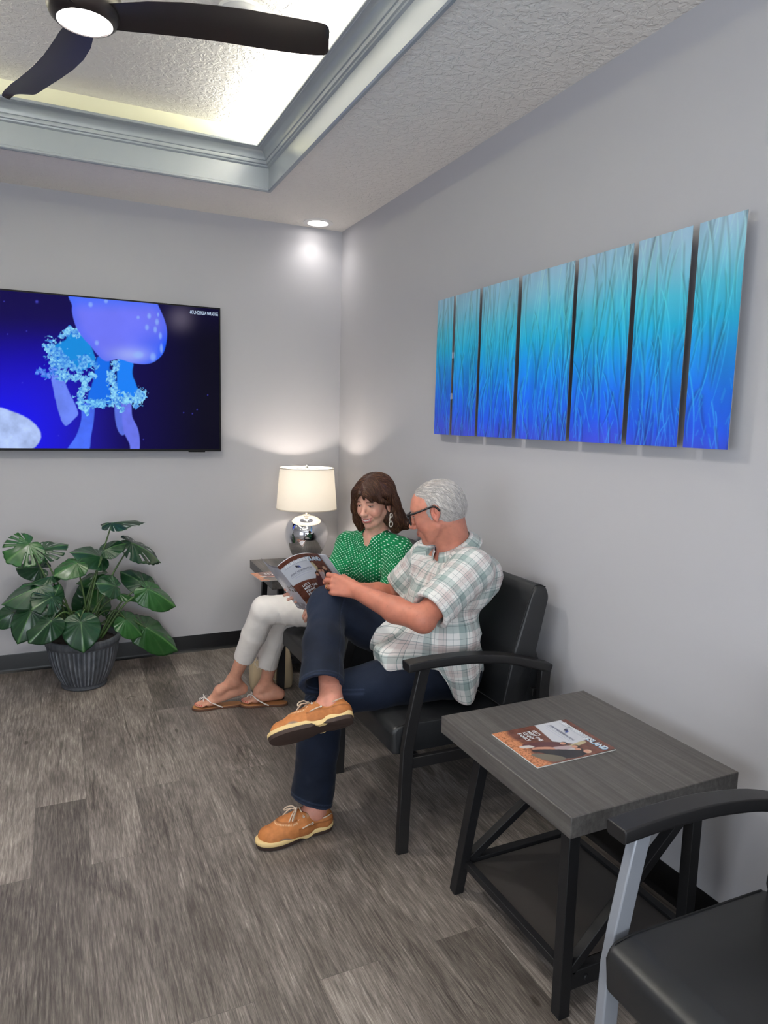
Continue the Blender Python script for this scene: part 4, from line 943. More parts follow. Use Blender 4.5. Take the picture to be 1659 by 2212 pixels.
def build_head(sd, O, A, s, female=False, smile=0.):
    """skull, face, ears and eyes in head space (forward, left, up)"""
    O = np.asarray(O, float)
    def P(f, l, u): return O+s*(A.T @ V(f, l, u))
    def rc(a, b, ra, rb, k=.012, sub=False): sd.rc(P(*a), P(*b), ra*s, rb*s, k*s, sub)
    def el(c, r, k=.012, sub=False, rot=None): sd.el(P(*c), V(*r)*s, k*s, sub, A if rot is None else rot @ A)
    el((-.014, 0, .044 if female else .037), (.097, .076, .086 if female else .081)); el((.030, 0, .034 if female else .029), (.060, .066, .074 if female else .071), .02); el((.036, 0, -.018), (.052, .056 if female else .060, .072), .02)
    jw = .045 if female else .053
    for g in (-1, 1):
        rc((.002, g*jw, -.040), (.050, g*.026, -.078), .022, .018, .02)
        el((.058, g*.036, -.022), (.024, .022, .024), .02)
        rc((.076, g*.012, .040), (.064, g*.046, .036), .011 if female else .0135, .008, .012)
    el((.074, 0, -.088), (.019, .020, .018), .016); rc((.05, 0, -.085), (.0, 0, -.075), .02, .03, .02)
    el((.082, 0, -.052), (.014, .028, .022), .012)
    for g in (-1, 1): el((.096, g*.032, .0185), (.013, .019, .0125), .010, True)
    rc((.085, 0, .024), (.104, 0, -.010), .0085, .0095, .010); el((.110, 0, -.0185), (.0125, .0120, .0110), .008)
    for g in (-1, 1):
        el((.0985, g*.0125, -.0235), (.0105, .0078, .0085), .006); el((.1045, g*.0072, -.0315), (.0045, .0040, .0035), .003, True)
        el((.0735, g*.0315, .0165), (.0125, .0135, .0125), .002)          # eyeball with lids
        rc((.0875, g*.018, .0255), (.0835, g*.044, .0235), .0032, .0028, .004)
    # mouth: lips follow a curve that lifts with the smile
    n_ = 5; hw = .024+.006*smile
    def mp(x, du, df): return (.0955-.020*(x*1.0)**2+df-.004*smile*x*x, x*hw, -.0505+du+.0065*smile*x*x-.002)
    X = np.linspace(-1, 1, 9)
    for a, b in zip(X[:-1], X[1:]):
        m_ = 1-abs((a+b)/2)**2
        rc(mp(a, .0036+.003*smile, 0), mp(b, .0036+.003*smile, 0), .0050*(.45+.55*(1-a*a)), .0050*(.45+.55*(1-b*b)), .004)
        rc(mp(a, -.0056-.0030*smile*(1-a*a), -.001), mp(b, -.0056-.0030*smile*(1-b*b), -.001), .0062*(.4+.6*(1-a*a)), .0062*(.4+.6*(1-b*b)), .004)
    for a, b in zip(X[1:-2], X[2:-1]): rc(mp(a, -.0010-.001*smile, .0065), mp(b, -.0010-.001*smile, .0065), .0014+.0012*smile*(1-a*a), .0014+.0012*smile*(1-b*b), .002, True)
    if smile:
        el(mp(0, -.0012, -.0045), (.006, .019, .0045), .001)
        for g in (-1, 1): rc((.091, g*.021, -.024), (.076, g*.035, -.046), .0026, .0022, .008, True)
    for g in (-1, 1):
        c, s_ = math.cos(.30), math.sin(.30)
        R_ = np.array([[c, 0, s_], [0, 1, 0], [-s_, 0, c]]); ez = 0. if female else .012
        el((-.008, g*.0765, -.002+ez), (.0185, .0075, .031), .004, rot=R_); el((-.004, g*.083, .000+ez), (.0105, .0065, .019), .003, True, R_); rc((-.001, g*.078, -.028+ez), (-.003, g*.078, -.034+ez), .0065, .0055, .004)
        el((-.010, g*.080, .004+ez), (.0045, .004, .012), .003, rot=R_); rc((.006, g*.0785, -.006+ez), (.004, g*.0785, -.014+ez), .0042, .004, .003)
    return P
def head_local(v, O, A, s): return ((v-O)/s) @ A.T
def skin_colors(v, O, A, s, tone, female, smile, nails, nail_col, spots=0., ext=None):
    C = np.zeros(v.shape)+np.asarray(tone); n_ = fbm3(v*28, 3, 1); C *= (.86+.28*n_)[:, None]; n2 = fbm3(v*90, 2, 4); C = C*(.95+.10*n2)[:, None]
    if spots: 
        sp = fbm3(v*130, 2, 9); C = over(C, np.clip((sp-.52)*7, 0, 1)*spots, np.asarray(tone)*.55); C = C*(.84+.34*fbm3(v*55, 3, 14))[:, None]
    q = head_local(v, O, A, s); f, l, u = q.T; near = (abs(q).max(1) < .16)
    al = abs(l)
    def G(cf, cl, cu, rf, rl, ru, m2=1): return near*np.exp(-(((f-cf)/rf)**2+((al-cl)/rl)**2+((u-cu)/ru)**2)**m2)
    C = over(C, G(.07, .040, -.022, .04, .020, .020)*.34, srgb(206, 112, 98)); C = over(C, G(.112, 0, -.02, .014, .016, .014)*.25, srgb(200, 110, 98))
    C = over(C, G(-.005, .08, 0, .02, .012, .035)*.35, srgb(190, 96, 84))
    # eye: white, iris, lid line
    ex, eu = (al-.0315), (u-.0150)
    open_ = .0030 if female else .0034
    eye = near*(f > .07)*step(1.15, .9, (ex/.0112)**2+(eu/open_)**2)
    C = over(C, eye, srgb(196, 186, 178)); C = over(C, eye*step(.0056, .0048, np.hypot(ex+.001, eu)), srgb(44, 30, 24))
    lid = near*(f > .068)*np.exp(-(((eu-open_-.0006)-(-.05*ex))/.0014)**2)*step(.0145, .011, abs(ex)); C = over(C, lid*.95, srgb(38, 24, 22))
    lid = near*(f > .068)*np.exp(-((eu+open_+.0006)/.0012)**2)*step(.013, .009, abs(ex)); C = over(C, lid*.6, srgb(84, 52, 44))
    C = over(C, near*(f > .062)*np.exp(-((eu-.0085)/.0045)**2)*step(.018, .012, abs(ex))*.32, srgb(120, 70, 60))
    br = near*(f > .055)*np.exp(-(((u-.0375+.18*(al-.03)**1*(al > .03)-.0)/.0034))**2)*step(.013, .017, al)*step(.050, .044, al)
    C = over(C, br*(.85 if female else .5), srgb(84, 54, 42) if female else srgb(160, 140, 130))
    # mouth
    hw = .024+.006*smile; x = l/hw; cu_ = -.0525+.0065*smile*x*x; in_ = near*(f > .064)*(abs(x) < 1.05)
    up = in_*step(.0072+.002*smile, .0050, u-cu_)*(u > cu_-.001)*step(1.05, .85, abs(x)); lo_ = in_*step(.0125+.003*smile, .0095+.0025*smile, cu_-u)*(u <= cu_-.001)*step(1.0, .75, abs(x))
    C = over(C, np.clip(up+lo_, 0, 1)*(.85 if female else .45), srgb(186, 92, 92) if female else srgb(160, 84, 76))
    if smile: C = over(C, in_*step(.0030, .0022, abs(u-cu_+.0008))*step(.82, .7, abs(x)), srgb(236, 230, 222)); 
    gap = in_*np.exp(-((u-cu_+(.0 if not smile else -.0026))/.0008)**2)*step(1.1, .9, abs(x)); C = over(C, gap*(.75), srgb(70, 26, 26))
    C = over(C, near*np.exp(-(((f-.1045)/.005)**2+((al-.0072)/.0045)**2+((u+.0318)/.003)**2))*.8, srgb(70, 30, 26))
    for c, r_ in nails: C = over(C, step(r_*1.25, r_*.8, np.linalg.norm(v-c, axis=1)), nail_col)
    return ext(v, C) if ext else C
m = mat('skin', (.6, .35, .25), .48, spec=.4, sss=.12); lk(m, vcol(m), bsdf(m).inputs['Base Color'])
n = noise(m, mapping(m), 700, 3); bump(m, n.outputs[0], .08, .001)
def fract_lines(m, coord, spec, period):
    """piecewise constant stripe value along one cloth coordinate"""
    t_ = mth(m, 'FRACT', mth(m, 'DIVIDE', coord, period)); r_ = ramp(m, spec, t_); r_.color_ramp.interpolation = 'CONSTANT'; return r_.outputs[0]

def strands(name, solid_mesh, flow, n, length, width, color, m, parent, base, seed=1, keep=None, lift=.0012):
    """fine locks lying along the hair surface, combed along flow(p)"""
    from mathutils.bvhtree import BVHTree
    rng = np.random.default_rng(seed); vs, q = solid_mesh; T_ = BVHTree.FromPolygons(vs.tolist(), q.tolist())
    cen = vs[q].mean(1); nv, nf, cc = [], [], []; SEG = 6
    for i in rng.choice(len(cen), n):
        p = cen[i]
        if keep is not None and not keep(p): continue
        L_ = length*rng.uniform(.5, 1.2); w_ = width*rng.uniform(.6, 1.3); h_ = lift*rng.uniform(-.3, 1.6); pts, nms = [], []
        jit = rng.normal(0, .16, 3)
        for k in range(SEG):
            loc, no, _, _ = T_.find_nearest(p.tolist())
            if loc is None: break
            no = np.array(no); loc = np.array(loc); pts.append(loc+no*h_*(1 if k else .2)); nms.append(no)
            d = flow(loc)+jit; d = nrm(d-no*(d @ no)); p = loc+d*L_/SEG
        if len(pts) < SEG: continue
        c = color(rng, pts[0]); o = len(nv)
        for k in range(SEG):
            t_ = nrm(pts[min(k+1, SEG-1)]-pts[max(k-1, 0)]); sd = np.cross(t_, nms[k]); ww = w_*(.45+.55*math.sin(PI*min(1, (k+.6)/SEG)))*(1 if k < SEG-1 else .3)
            nv += [pts[k]-sd*ww, pts[k]+nms[k]*ww*.9, pts[k]+sd*ww]; cc += [c]*3
        for k in range(SEG-1):
            a, b_ = o+3*k, o+3*k+3
            nf += [(a, a+1, b_+1, b_), (a+1, a+2, b_+2, b_+1), (a+2, a, b_, b_+2)]
    me = bpy.data.meshes.new(name); raw_mesh(me, np.array(nv)-base, np.array(nf)); paint(me, np.array(cc)); me.materials.append(MATS[m])
    o = bpy.data.objects.new(name, me); COL.objects.link(o); o.parent = parent; o['kind'] = 'stuff'; return o
# ================================================================== the man
MB0 = V(-.40, -2.15, 0)
man = thing('person', 'white haired person in a pale plaid shirt and dark jeans, legs crossed, reading a magazine', 'person', tuple(MB0))
HM = V(-.428, -2.150, 1.164); AM = head_axes((-.79, .61), math.radians(21)); SM = 1.02
J = dict(neck=V(-.350, -2.150, 1.035), chest=V(-.345, -2.145, .88), shL=V(-.368, -2.320, .972), shR=V(-.372, -1.975, .950), elL=V(-.605, -2.375, .822), wrL=V(-.745, -2.105, .876),
         elR=V(-.470, -1.860, .770), wrR=V(-.655, -1.872, .818), hipL=V(-.395, -2.235, .560), hipR=V(-.385, -2.045, .560), knL=V(-.880, -2.165, .505), anL=V(-.925, -2.195, .085),
         knR=V(-.815, -1.995, .795), anR=V(-.912, -2.300, .548))
nails = []
b = Solid(); PM = build_head(b, HM, AM, SM)
b.rc(HM+SM*(AM.T @ V(-.035, 0, -.035)), J['neck']+V(.022, 0, -.02), .060, .052, .02); b.rc(HM+SM*(AM.T @ V(.002, 0, -.062)), J['neck']+V(-.028, 0, -.035), .036, .038, .02)
TORSO_M = [('rc', V(-.355, -2.235, .895), V(-.355, -2.055, .880), .108, .108), ('rc', V(-.420, -2.225, .700), V(-.420, -2.060, .700), .128, .128), ('rc', V(-.39, -2.145, .80), V(-.405, -2.145, .64), .135, .14), ('rc', V(-.385, -2.225, .575), V(-.385, -2.055, .575), .115, .115),
           ('rc', V(-.350, -2.15, .985), V(-.362, -2.295, .968), .055, .068), ('rc', V(-.350, -2.15, .985), V(-.370, -2.00, .948), .055, .068), ('rc', V(-.288, -2.25, .93), V(-.288, -2.05, .91), .080, .080)]
for _, p, q, r1, r2 in TORSO_M: b.rc(p, q, r1-.012, r2-.012, .04)
b.chain([J['shL'], J['elL']], [.060, .043], .03); b.chain([J['elL'], J['elL']*.62+J['wrL']*.38+V(.0, 0, -.008), J['wrL']], [.043, .046, .030], .02); b.el(J['elL']+V(.012, -.006, -.012), (.034, .034, .034), .02)
b.chain([J['shR'], J['elR']], [.058, .042], .03); b.chain([J['elR'], J['elR']*.62+J['wrR']*.38, J['wrR']], [.042, .045, .029], .02)
KsL, tL = hand(b, J['wrL'], V(-.80, .52, .19), V(.35, .80, -.30), V(0, 0, 1), 1.02, ((46, 72, 40), (52, 76, 40), (58, 78, 40), (64, 80, 40)), thumb=((.80, .30, .40), (.95, -.20, .35), (.85, -.35, .45)), nails=nails)
hand(b, J['wrR'], V(-.92, .22, .05), V(.2, .9, .25), V(0, 0, 1), 1.0, ((58, 70, 45),)*4, thumb=((.9, .1, .2), (.95, -.2, .1), (.9, -.3, .1)), nails=nails)
b.chain([J['hipL'], J['knL'], J['anL']], [.080, .056, .036], .03); b.chain([J['hipR'], J['knR'], J['anR']], [.080, .056, .0385], .03)
dR = nrm(V(-.225, .075, -.062)); dL = nrm(V(-.99, -.08, 0))
uR = V(-.10, .80, .58); uR = nrm(uR-dR*(uR @ dR)); HRS = J['anR']-dR*.060-uR*.100
b.chain([J['anR']-uR*.010, HRS+dR*.045+uR*.045], [.036, .028], .02); b.rc(J['anR']-uR*.02+dR*.01, HRS+dR*.20+uR*.035, .034, .026, .03); b.el(J['anR']+V(.004, -.036, -.008), (.012, .012, .014), .012)
b.rc(J['anL']+V(.0, 0, -.005), J['anL']+dL*.13+V(0, 0, -.045), .034, .025, .03)
TONE_M = srgb(200, 133, 112)
def ext_m(v, C):
    q = head_local(v, HM, AM, SM); f, l, u = q.T; near = (abs(q).max(1) < .17)
    tan = np.ones(len(v)); leg = v[:, 2] < .60; C = np.where((leg & (v[:, 0] < -.8) & (v[:, 1] < -2.1))[:, None], C*np.array([1.08, 1.16, 1.2]), C)
    arm = (v[:, 0] < -.42) & (v[:, 2] < 1.0) & (v[:, 2] > .65); return np.where(arm[:, None], C*np.array([.92, .84, .80]), C)
solid_obj('body', b, .0029, 'skin', man, MB0, lambda v: skin_colors(v, HM, AM, SM, TONE_M, False, 0., nails, srgb(216, 164, 142), .42, ext_m))

# ---- hair: short, white, brushed back, receding at the front
m = mat('white_hair', (.6, .57, .55), .55, spec=.3); lk(m, vcol(m), bsdf(m).inputs['Base Color'])
b = Solid(); s = SM; P = lambda f, l, u: HM+s*(AM.T @ V(f, l, u))
b.el(P(-.020, 0, .040), V(.095, .080, .082)*s, 0, M=AM); b.el(P(.022, 0, .046), V(.052, .060, .064)*s, .03*s, M=AM); b.el(P(-.045, 0, .0), V(.066, .071, .066)*s, .03*s, M=AM)
for g in (-1, 1): b.rc(P(.012, g*.072, .02), P(.014, g*.074, -.012), .009*s, .006*s, .006*s)
b.el(P(.135, 0, .040), V(.112, .095, .088)*s, .012*s, True, AM); b.el(P(.085, 0, .135), V(.075, .06, .030)*s, .012*s, True, AM)                      # forehead
for g in (-1, 1):
    b.el(P(.066, g*.070, .050), V(.050, .050, .042)*s, .010*s, True, AM)             # temples
    b.el(P(.045, g*.080, -.030), V(.036, .050, .036)*s, .006*s, True, AM)            # in front of the ear
    b.el(P(-.006, g*.088, .004), V(.027, .024, .036)*s, .006*s, True, AM)           # round the ear
b.el(P(-.02, 0, -.105), V(.12, .12, .070)*s, .012*s, True, AM)                       # nape line
def strands_m(p):
    q = ((p-HM)/s) @ AM.T; f, l, u = q[..., 0], q[..., 1], q[..., 2]
    a = np.arctan2(l, u+.03); low = step(.05, .0, u)
    n_ = vnoise(a*26+vnoise(f*30, u*30)*1.5, f*22+u*8)*(1-low)+vnoise(np.arctan2(l, f)*30, u*26+f*5)*low
    return -.0028*(n_-.45)-.0012*(fbm3(q*80, 2, 3)-.4)
b.disp(strands_m)
def hair_m(v):
    q = head_local(v, HM, AM, SM); f, l, u = q.T; a = np.arctan2(l, f); n_ = vnoise(a*34+vnoise(f*40, u*40)*2, u*26+f*12)
    C = np.zeros(v.shape)+np.array(srgb(214, 208, 204)); C *= (.62+.5*n_)[:, None]; C = over(C, step(.03, -.06, u)*step(.02, -.06, f)*.35, srgb(150, 142, 138))
    return over(C, np.exp(-(((f+.035)/.045)**2+((l-.035)/.02)**2+((u-.125)/.02)**2))*.35, TONE_M)
hr = solid_obj('hair', b, .0026, 'white_hair', man, MB0, hair_m)
def flow_m(p):
    f, l, u = ((p-HM)/SM) @ AM.T; top_ = float(step(.06, .11, np.array(u)))
    return AM.T @ (V(-.75, .35*(1 if l > -.01 else -.6), -.1)*top_+V(-.50, 0, -.85)*(1-top_))
strands('hair_strands', solid_obj.last, flow_m, 6500, .030, .0007, lambda r_, p: np.array(srgb(222, 216, 212))*r_.uniform(.50, 1.1), 'white_hair', hr, MB0, 4, None, .0016)

# ---- glasses
mat('glasses_black', srgb(20, 17, 18), .25); mat('lens_glass', (1, 1, 1), .02, trans=1., alpha=.25)
t_ = MB(); A_ = lambda f, l, u: P(f, l, u)-MB0
for g in (-1, 1):
    o_ = [(.1075-.0015, g*.008, .030), (.1075, g*.030, .032), (.100, g*.058, .0305), (.0985, g*.0605, .022), (.099, g*.056, -.004), (.1035, g*.034, -.0085), (.1065, g*.013, -.004), (.107, g*.0075, .012)]
    ring = spline([A_(*p) for p in o_+[o_[0]]], 4); t_.tube(ring, .0036*s, 8, up=AM[0])
t_.tube([A_(.108, -.009, .020), A_(.1105, 0, .022), A_(.108, .009, .020)], .0024*s, 8)
fr = t_.build('glasses', 'glasses_black', man, smooth=True)
for g in (-1, 1):
    t_ = MB(); path = spline([A_(.099, g*.060, .0285), (A_(.09, g*.0705, .029)), A_(.045, g*.079, .031), A_(.0, g*.0835, .034), A_(-.016, g*.083, .028), A_(-.026, g*.082, .010)], 4)
    t_.tube(path, .0040*s, 8, flat=1.0, up=AM[2]); t_.build('temple', 'glasses_black', man, smooth=True).parent = fr

# ---- shirt
m = mat('plaid_cotton', (.8, .8, .8), .85, spec=.15, sheen=.1)
uvn = nd(m, 'ShaderNodeUVMap', uv_map='cloth'); sp_ = nd(m, 'ShaderNodeSeparateXYZ'); lk(m, uvn.outputs[0], sp_.inputs[0])
W1, T1, K1, G1 = (1, 1, 1), srgb(207, 219, 219), srgb(172, 182, 184), srgb(242, 234, 234)
def stripes(off): return [(0, W1), (.05+off, T1), (.24+off, K1), (.262+off, T1), (.30+off, W1), (.36+off, K1), (.375+off, W1), (.47+off, G1), (.60+off, K1), (.612+off, G1), (.68+off, K1), (.693+off, W1), (.86+off, K1), (.872+off, W1)]
sx = fract_lines(m, sp_.outputs[0], stripes(0), .105); sy = fract_lines(m, sp_.outputs[1], stripes(.03), .118)
pl = mix(m, sx, sy, 1., 'MULTIPLY'); pl2 = mix(m, pl, srgb(226, 224, 220), 1., 'MULTIPLY'); lk(m, pl2, bsdf(m).inputs['Base Color'])
n = noise(m, mapping(m), 38, 4, .6, .4); bump(m, n.outputs[0], .25, .006)
b = Solid(); GR = .008
CUFL = J['shL']+(J['elL']-J['shL'])*.84; CUFR = J['shR']+(J['elR']-J['shR'])*.74
dl = nrm(J['elL']-J['shL']); dr_ = nrm(J['elR']-J['shR'])
b.chain([J['shL'], CUFL+dl*.06], [.077, .078], .03, label='armL'); b.chain([J['shR'], CUFR+dr_*.06], [.074, .073], .03, label='armR')
b.plane(CUFL, nrm(dl+V(.10, 0, .10)), .003, CUFL-.16, CUFL+.16); b.plane(CUFR, dr_, .003, CUFR-.12, CUFR+.12)
b.rc(CUFL-dl*.06, CUFL+dl*.05, .055, .068, .003, True); b.rc(CUFR-dr_*.06, CUFR+dr_*.05, .053, .064, .003, True)
for i, (_, p, q, r1, r2) in enumerate(TORSO_M): b.rc(p, q, r1, r2, .035, label='torso', grow=GR)
# lap and tail of the untucked shirt
b.rc(V(-.44, -2.20, .650), V(-.640, -2.195, .622), .125, .070, .04, label='torso'); b.rc(V(-.44, -2.08, .66), V(-.61, -2.07, .675), .125, .070, .04, label='torso')
def folds(p):
    d = fbm3(p*V(16, 16, 24), 3, 2)-.45; w_ = np.sin((p[..., 2]*1.0+p[..., 0]*.9+.06*fbm3(p*14, 2, 5))*95)*.5+.5
    arm = np.exp(-((((p-CUFL)**2).sum(-1))/.015)); waist = np.exp(-((p[..., 2]-.66)/.09)**2)*np.exp(-((p[..., 0]+.30)/.10)**2)
    return -.010*d-.0045*w_**3*(.35+waist+.5*arm)
b.disp(folds)
b.plane(V(-.690, -2.15, .65), (-1, .05, -.30), .006, (-1, -2.45, .4), (-.5, -1.9, .85))            # front hem on the thighs
b.plane(V(-.42, -2.15, .548), (-.10, 0, -1), .004, (-.64, -2.5, .2), (-.1, -1.8, .60))             # bottom hem
b.plane(V(-.350, -2.150, 1.044)-.026*nrm(V(-.46, 0, .88)), (-.46, 0, .88), .004, (-.47, -2.240, .97), (-.24, -2.060, 1.2)); b.rc(V(-.420, -2.15, 1.15), V(-.350, -2.15, 1.03), .070, .062, .006, True)                          # neck hole
NF = HM+SM*(AM.T @ V(.03, 0, -.125)); b.rc(NF, V(-.425, -2.14, .985), .04, .010, .01, True)
UVM = dict(torso=(V(-.38, -2.145, .5), V(-.38, -2.145, 1.), (1, 0, 0), .17), lap=(V(-.44, -2.14, .56), V(-.46, -2.14, 1.06), (1, 0, 0), .17), armL=(J['shL'], J['elL'], (0, 0, -1), .076), armR=(J['shR'], J['elR'], (0, 0, -1), .074))
shirt = solid_obj('shirt', b, .0042, 'plaid_cotton', man, MB0, None, 1, UVM)
# side tail hanging over the seat
nu, nv = 22, 30; uu, vv = np.meshgrid(np.linspace(0, 1, nu), np.linspace(0, 1, nv))
X_ = -.535+.20*uu+.05*vv*(1-uu)-.0*vv; Z_ = .640-.005*uu-vv*(.075+.070*np.sin(PI*np.clip(uu*1.05, 0, 1))**.8+.035*uu); Y_ = -2.352-.012*np.sin(uu*9+vv*2)*vv-.016*vv+.03*np.clip(uu-.6, 0, 1)
tv = np.stack([X_, Y_, Z_], -1).reshape(-1, 3)-MB0; i_ = np.arange(nu*nv).reshape(nv, nu); tq = np.stack([i_[:-1, :-1], i_[:-1, 1:], i_[1:, 1:], i_[1:, :-1]], -1).reshape(-1, 4)
me = bpy.data.meshes.new('shirt_tail'); raw_mesh(me, tv, tq); l = me.uv_layers.new(name='cloth'); l.data.foreach_set('uv', np.stack([uu*.2, -vv*.16], -1).reshape(-1, 2)[tq.ravel()].astype(np.float32).ravel())
me.materials.append(MATS['plaid_cotton']); o = bpy.data.objects.new('shirt_tail', me); COL.objects.link(o); o.parent = shirt
md = o.modifiers.new('thick', 'SOLIDIFY'); md.thickness = .0025
# collar
nu, nv = 60, 8; ph, vv = np.meshgrid(np.radians(np.linspace(-166, 166, nu)), np.linspace(0, 1, nv)); cN = V(-.350, -2.150, 1.044); ax = nrm(V(-.46, 0, .88)); ex = nrm(np.cross((0, 1, 0), ax)); 
front = (1-np.cos(ph))/2; rx = .071+.034*vv**.75; ry = .073+.040*vv**.75
dz = .018-.012*front-vv*(.044+.022*np.exp(-((abs(ph)-2.7)/.35)**2))
PX_ = cN+(rx*np.cos(ph)*(1+.18*front))[..., None]*ex+(ry*np.sin(ph))[..., None]*V(0, 1, 0)+dz[..., None]*ax
i_ = np.arange(nu*nv).reshape(nv, nu); cq = np.stack([i_[:-1, :-1], i_[:-1, 1:], i_[1:, 1:], i_[1:, :-1]], -1).reshape(-1, 4)
me = bpy.data.meshes.new('collar'); raw_mesh(me, PX_.reshape(-1, 3)-MB0, cq); l = me.uv_layers.new(name='cloth'); l.data.foreach_set('uv', np.stack([ph*.07, vv*.045], -1).reshape(-1, 2)[cq.ravel()].astype(np.float32).ravel())
me.materials.append(MATS['plaid_cotton']); o = bpy.data.objects.new('collar', me); COL.objects.link(o); o.parent = shirt
md = o.modifiers.new('thick', 'SOLIDIFY'); md.thickness = .003; md.offset = 1
mat('button_white', srgb(222, 222, 216), .3)
for p in (V(-.458, -2.142, .955), V(-.476, -2.142, .885)):
    MB().add(*(lambda n_: ([tuple(p-MB0+V(-.006, 0, 0)+.0055*V(0, math.cos(a), math.sin(a))) for a in np.linspace(0, 2*PI, 13)[:-1]]+[tuple(p-MB0+V(.004, 0, 0)+.0055*V(0, math.cos(a), math.sin(a))) for a in np.linspace(0, 2*PI, 13)[:-1]], [tuple(range(12)), tuple(range(12, 24))]+[(i, (i+1) % 12, 12+(i+1) % 12, 12+i) for i in range(12)]))(0)).build('button', 'button_white', man).parent = shirt

# ---- jeans
m = mat('dark_denim', (.02, .03, .06), .8, spec=.2, sheen=.04); 
n = noise(m, mapping(m), 620, 2); r = ramp(m, [(.3, (.75, .75, .78)), (.7, (1.3, 1.3, 1.28))], n.outputs[0]); lk(m, mix(m, vcol(m), r.outputs[0], .7, 'MULTIPLY'), bsdf(m).inputs['Base Color']); bump(m, n.outputs[0], .15, .001)
HEL = V(-.948, -2.193, .125); HER = V(-.935, -2.272, .590)
sdl = nrm(HEL-J['knL']); sdr = nrm(HER-J['knR']); nR = nrm(sdr+V(.10, .0, -.12))
b = Solid(); b.chain([J['knR'], J['knR']*.5+HER*.5+V(-.006, 0, 0), HER+(HER-J['knR'])*.3], [.070, .072, .083], .03); b.plane(HER, nR, .003, HER-.3, HER+.3); b.rc(HER-sdr*.10, HER+sdr*.05, .050, .066, .003, True)
b.rc(V(-.385, -2.235, .565), V(-.385, -2.045, .565), .115, .115, .04)
b.chain([J['hipR'], J['hipR']*.4+J['knR']*.6, J['knR']], [.105, .086, .071], .03)
b.chain([J['hipL'], J['hipL']*.4+J['knL']*.6, J['knL']+V(.008, 0, 0)], [.105, .088, .075], .02); b.chain([J['knL'], J['knL']*.5+HEL*.5, HEL-V(0, 0, .05)], [.073, .074, .083], .02)
b.plane(HEL, nrm(sdl+V(-.18, 0, 0)), .003, HEL-.15, HEL+.15); b.rc(HEL-sdl*.06, HEL+sdl*.05, .056, .068, .003, True)
def jfold(p):
    d = fbm3(p*V(18, 18, 18), 3, 8)-.45
    kl = np.exp(-(((p-J['knL'])**2).sum(-1))/.02)+np.exp(-(((p-J['knR'])**2).sum(-1))/.012)+.6*np.exp(-(((p-HEL)**2).sum(-1))/.015)
    return -.009*d-.0035*(np.sin((p[..., 2]*1.2-p[..., 0]*.7+.05*fbm3(p*12, 2, 6))*80)*.5+.5)**2*kl
b.disp(jfold)
def denim(v):
    n_ = fbm3(v*22, 3, 12); C = np.zeros(v.shape)+np.array(srgb(14, 22, 38)); C *= (.60+.75*n_)[:, None]
    wear = np.exp(-(((v-(J['knR']+V(-.06, -.03, .02)))**2).sum(1))/.012)*.35+np.exp(-(((v-(J['knL']+V(.1, -.04, .05)))**2).sum(1))/.02)*.3
    C = over(C, np.clip(wear, 0, 1), srgb(36, 48, 72))
    # hems, side seams
    for H_, d_, n2 in ((HEL, sdl, nrm(sdl+V(-.18, 0, 0))), (HER, sdr, nR)):
        t2 = (v-H_) @ n2; near = (((v-H_)**2).sum(1) < .03)
        C = over(C, near*np.exp(-((t2+.016)/.0022)**2)*.30, srgb(66, 80, 108)); C = over(C, near*np.exp(-((t2+.003)/.004)**2)*.25, srgb(66, 80, 108))
    ax = nrm(HER-J['knR']); r_ = v-J['knR']; ta = r_ @ ax; e = nrm(V(.4, -1, .2)-ax*(V(.4, -1, .2) @ ax)); g_ = np.cross(ax, e); an = np.arctan2(r_ @ g_, r_ @ e)
    seam = (ta > -.02)*(ta < .45)*(((r_ - ta[:, None]*ax)**2).sum(1) < .012); C = over(C, seam*np.exp(-((an)/.035)**2)*.55*(np.sin(ta*900) > -.3), srgb(46, 58, 82)); C = C*(1-.5*(seam*np.exp(-((an-.09)/.03)**2)))[:, None]
    return C
solid_obj('jeans', b, .0042, 'dark_denim', man, MB0, denim)

# ---- wedding ring
mat('gold', srgb(214, 170, 92), .22, metal=1.)
K = KsL[2]; fd = nrm(V(-.80, .52, .19)); a = math.radians(38); pd = V(.35, .80, -.30); pd = nrm(pd-fd*(pd @ fd)); d = fd*math.cos(a)+pd*math.sin(a); _, e1, e2 = frame(d)
c = K+d*.022-MB0; rg = [c+.0103*(e1*math.cos(x)+e2*math.sin(x)) for x in np.linspace(0, 2*PI, 25)[:-1]]
t_ = MB(); t_.rings([[p+.0016*(nrm(p-c)*math.cos(y)*.7+d*math.sin(y)) for y in np.linspace(0, 2*PI, 9)[:-1]] for p in rg], loop=True); t_.build('ring', 'gold', man, smooth=True)

# ---- deck shoes
mat('shoe_leather', srgb(190, 122, 66), .6, spec=.25); m = MATS['shoe_leather']; n = noise(m, mapping(m), 60, 4); r = ramp(m, [(.3, (.8, .78, .75)), (.7, (1.12, 1.1, 1.08))], n.outputs[0]); lk(m, mix(m, vcol(m), r.outputs[0], .8, 'MULTIPLY'), bsdf(m).inputs['Base Color'])
mat('cream_rubber', srgb(226, 196, 138), .6); mat('brown_rubber', srgb(58, 42, 36), .7); mat('lace', srgb(206, 186, 164), .8); mat('eyelet', srgb(232, 228, 218), .3, metal=.3)
def outline(n=64, grow=0., flip=1):
    """sole outline in (forward, left): heel at 0, toe at .292"""
    P_ = [(0, 0), (.006, .022), (.03, .036), (.075, .0375), (.12, .036), (.17, .046), (.215, .052), (.255, .045), (.282, .028), (.292, .004), (.286, -.020), (.262, -.037), (.22, -.046), (.17, -.044), (.12, -.036), (.075, -.035), (.03, -.034), (.006, -.022)]
    out = sm([(x, y*flip) for x, y in P_], 4); c = out.mean(0); d = out-c
    return c+d*(1+grow/np.linalg.norm(d, axis=1)[:, None])
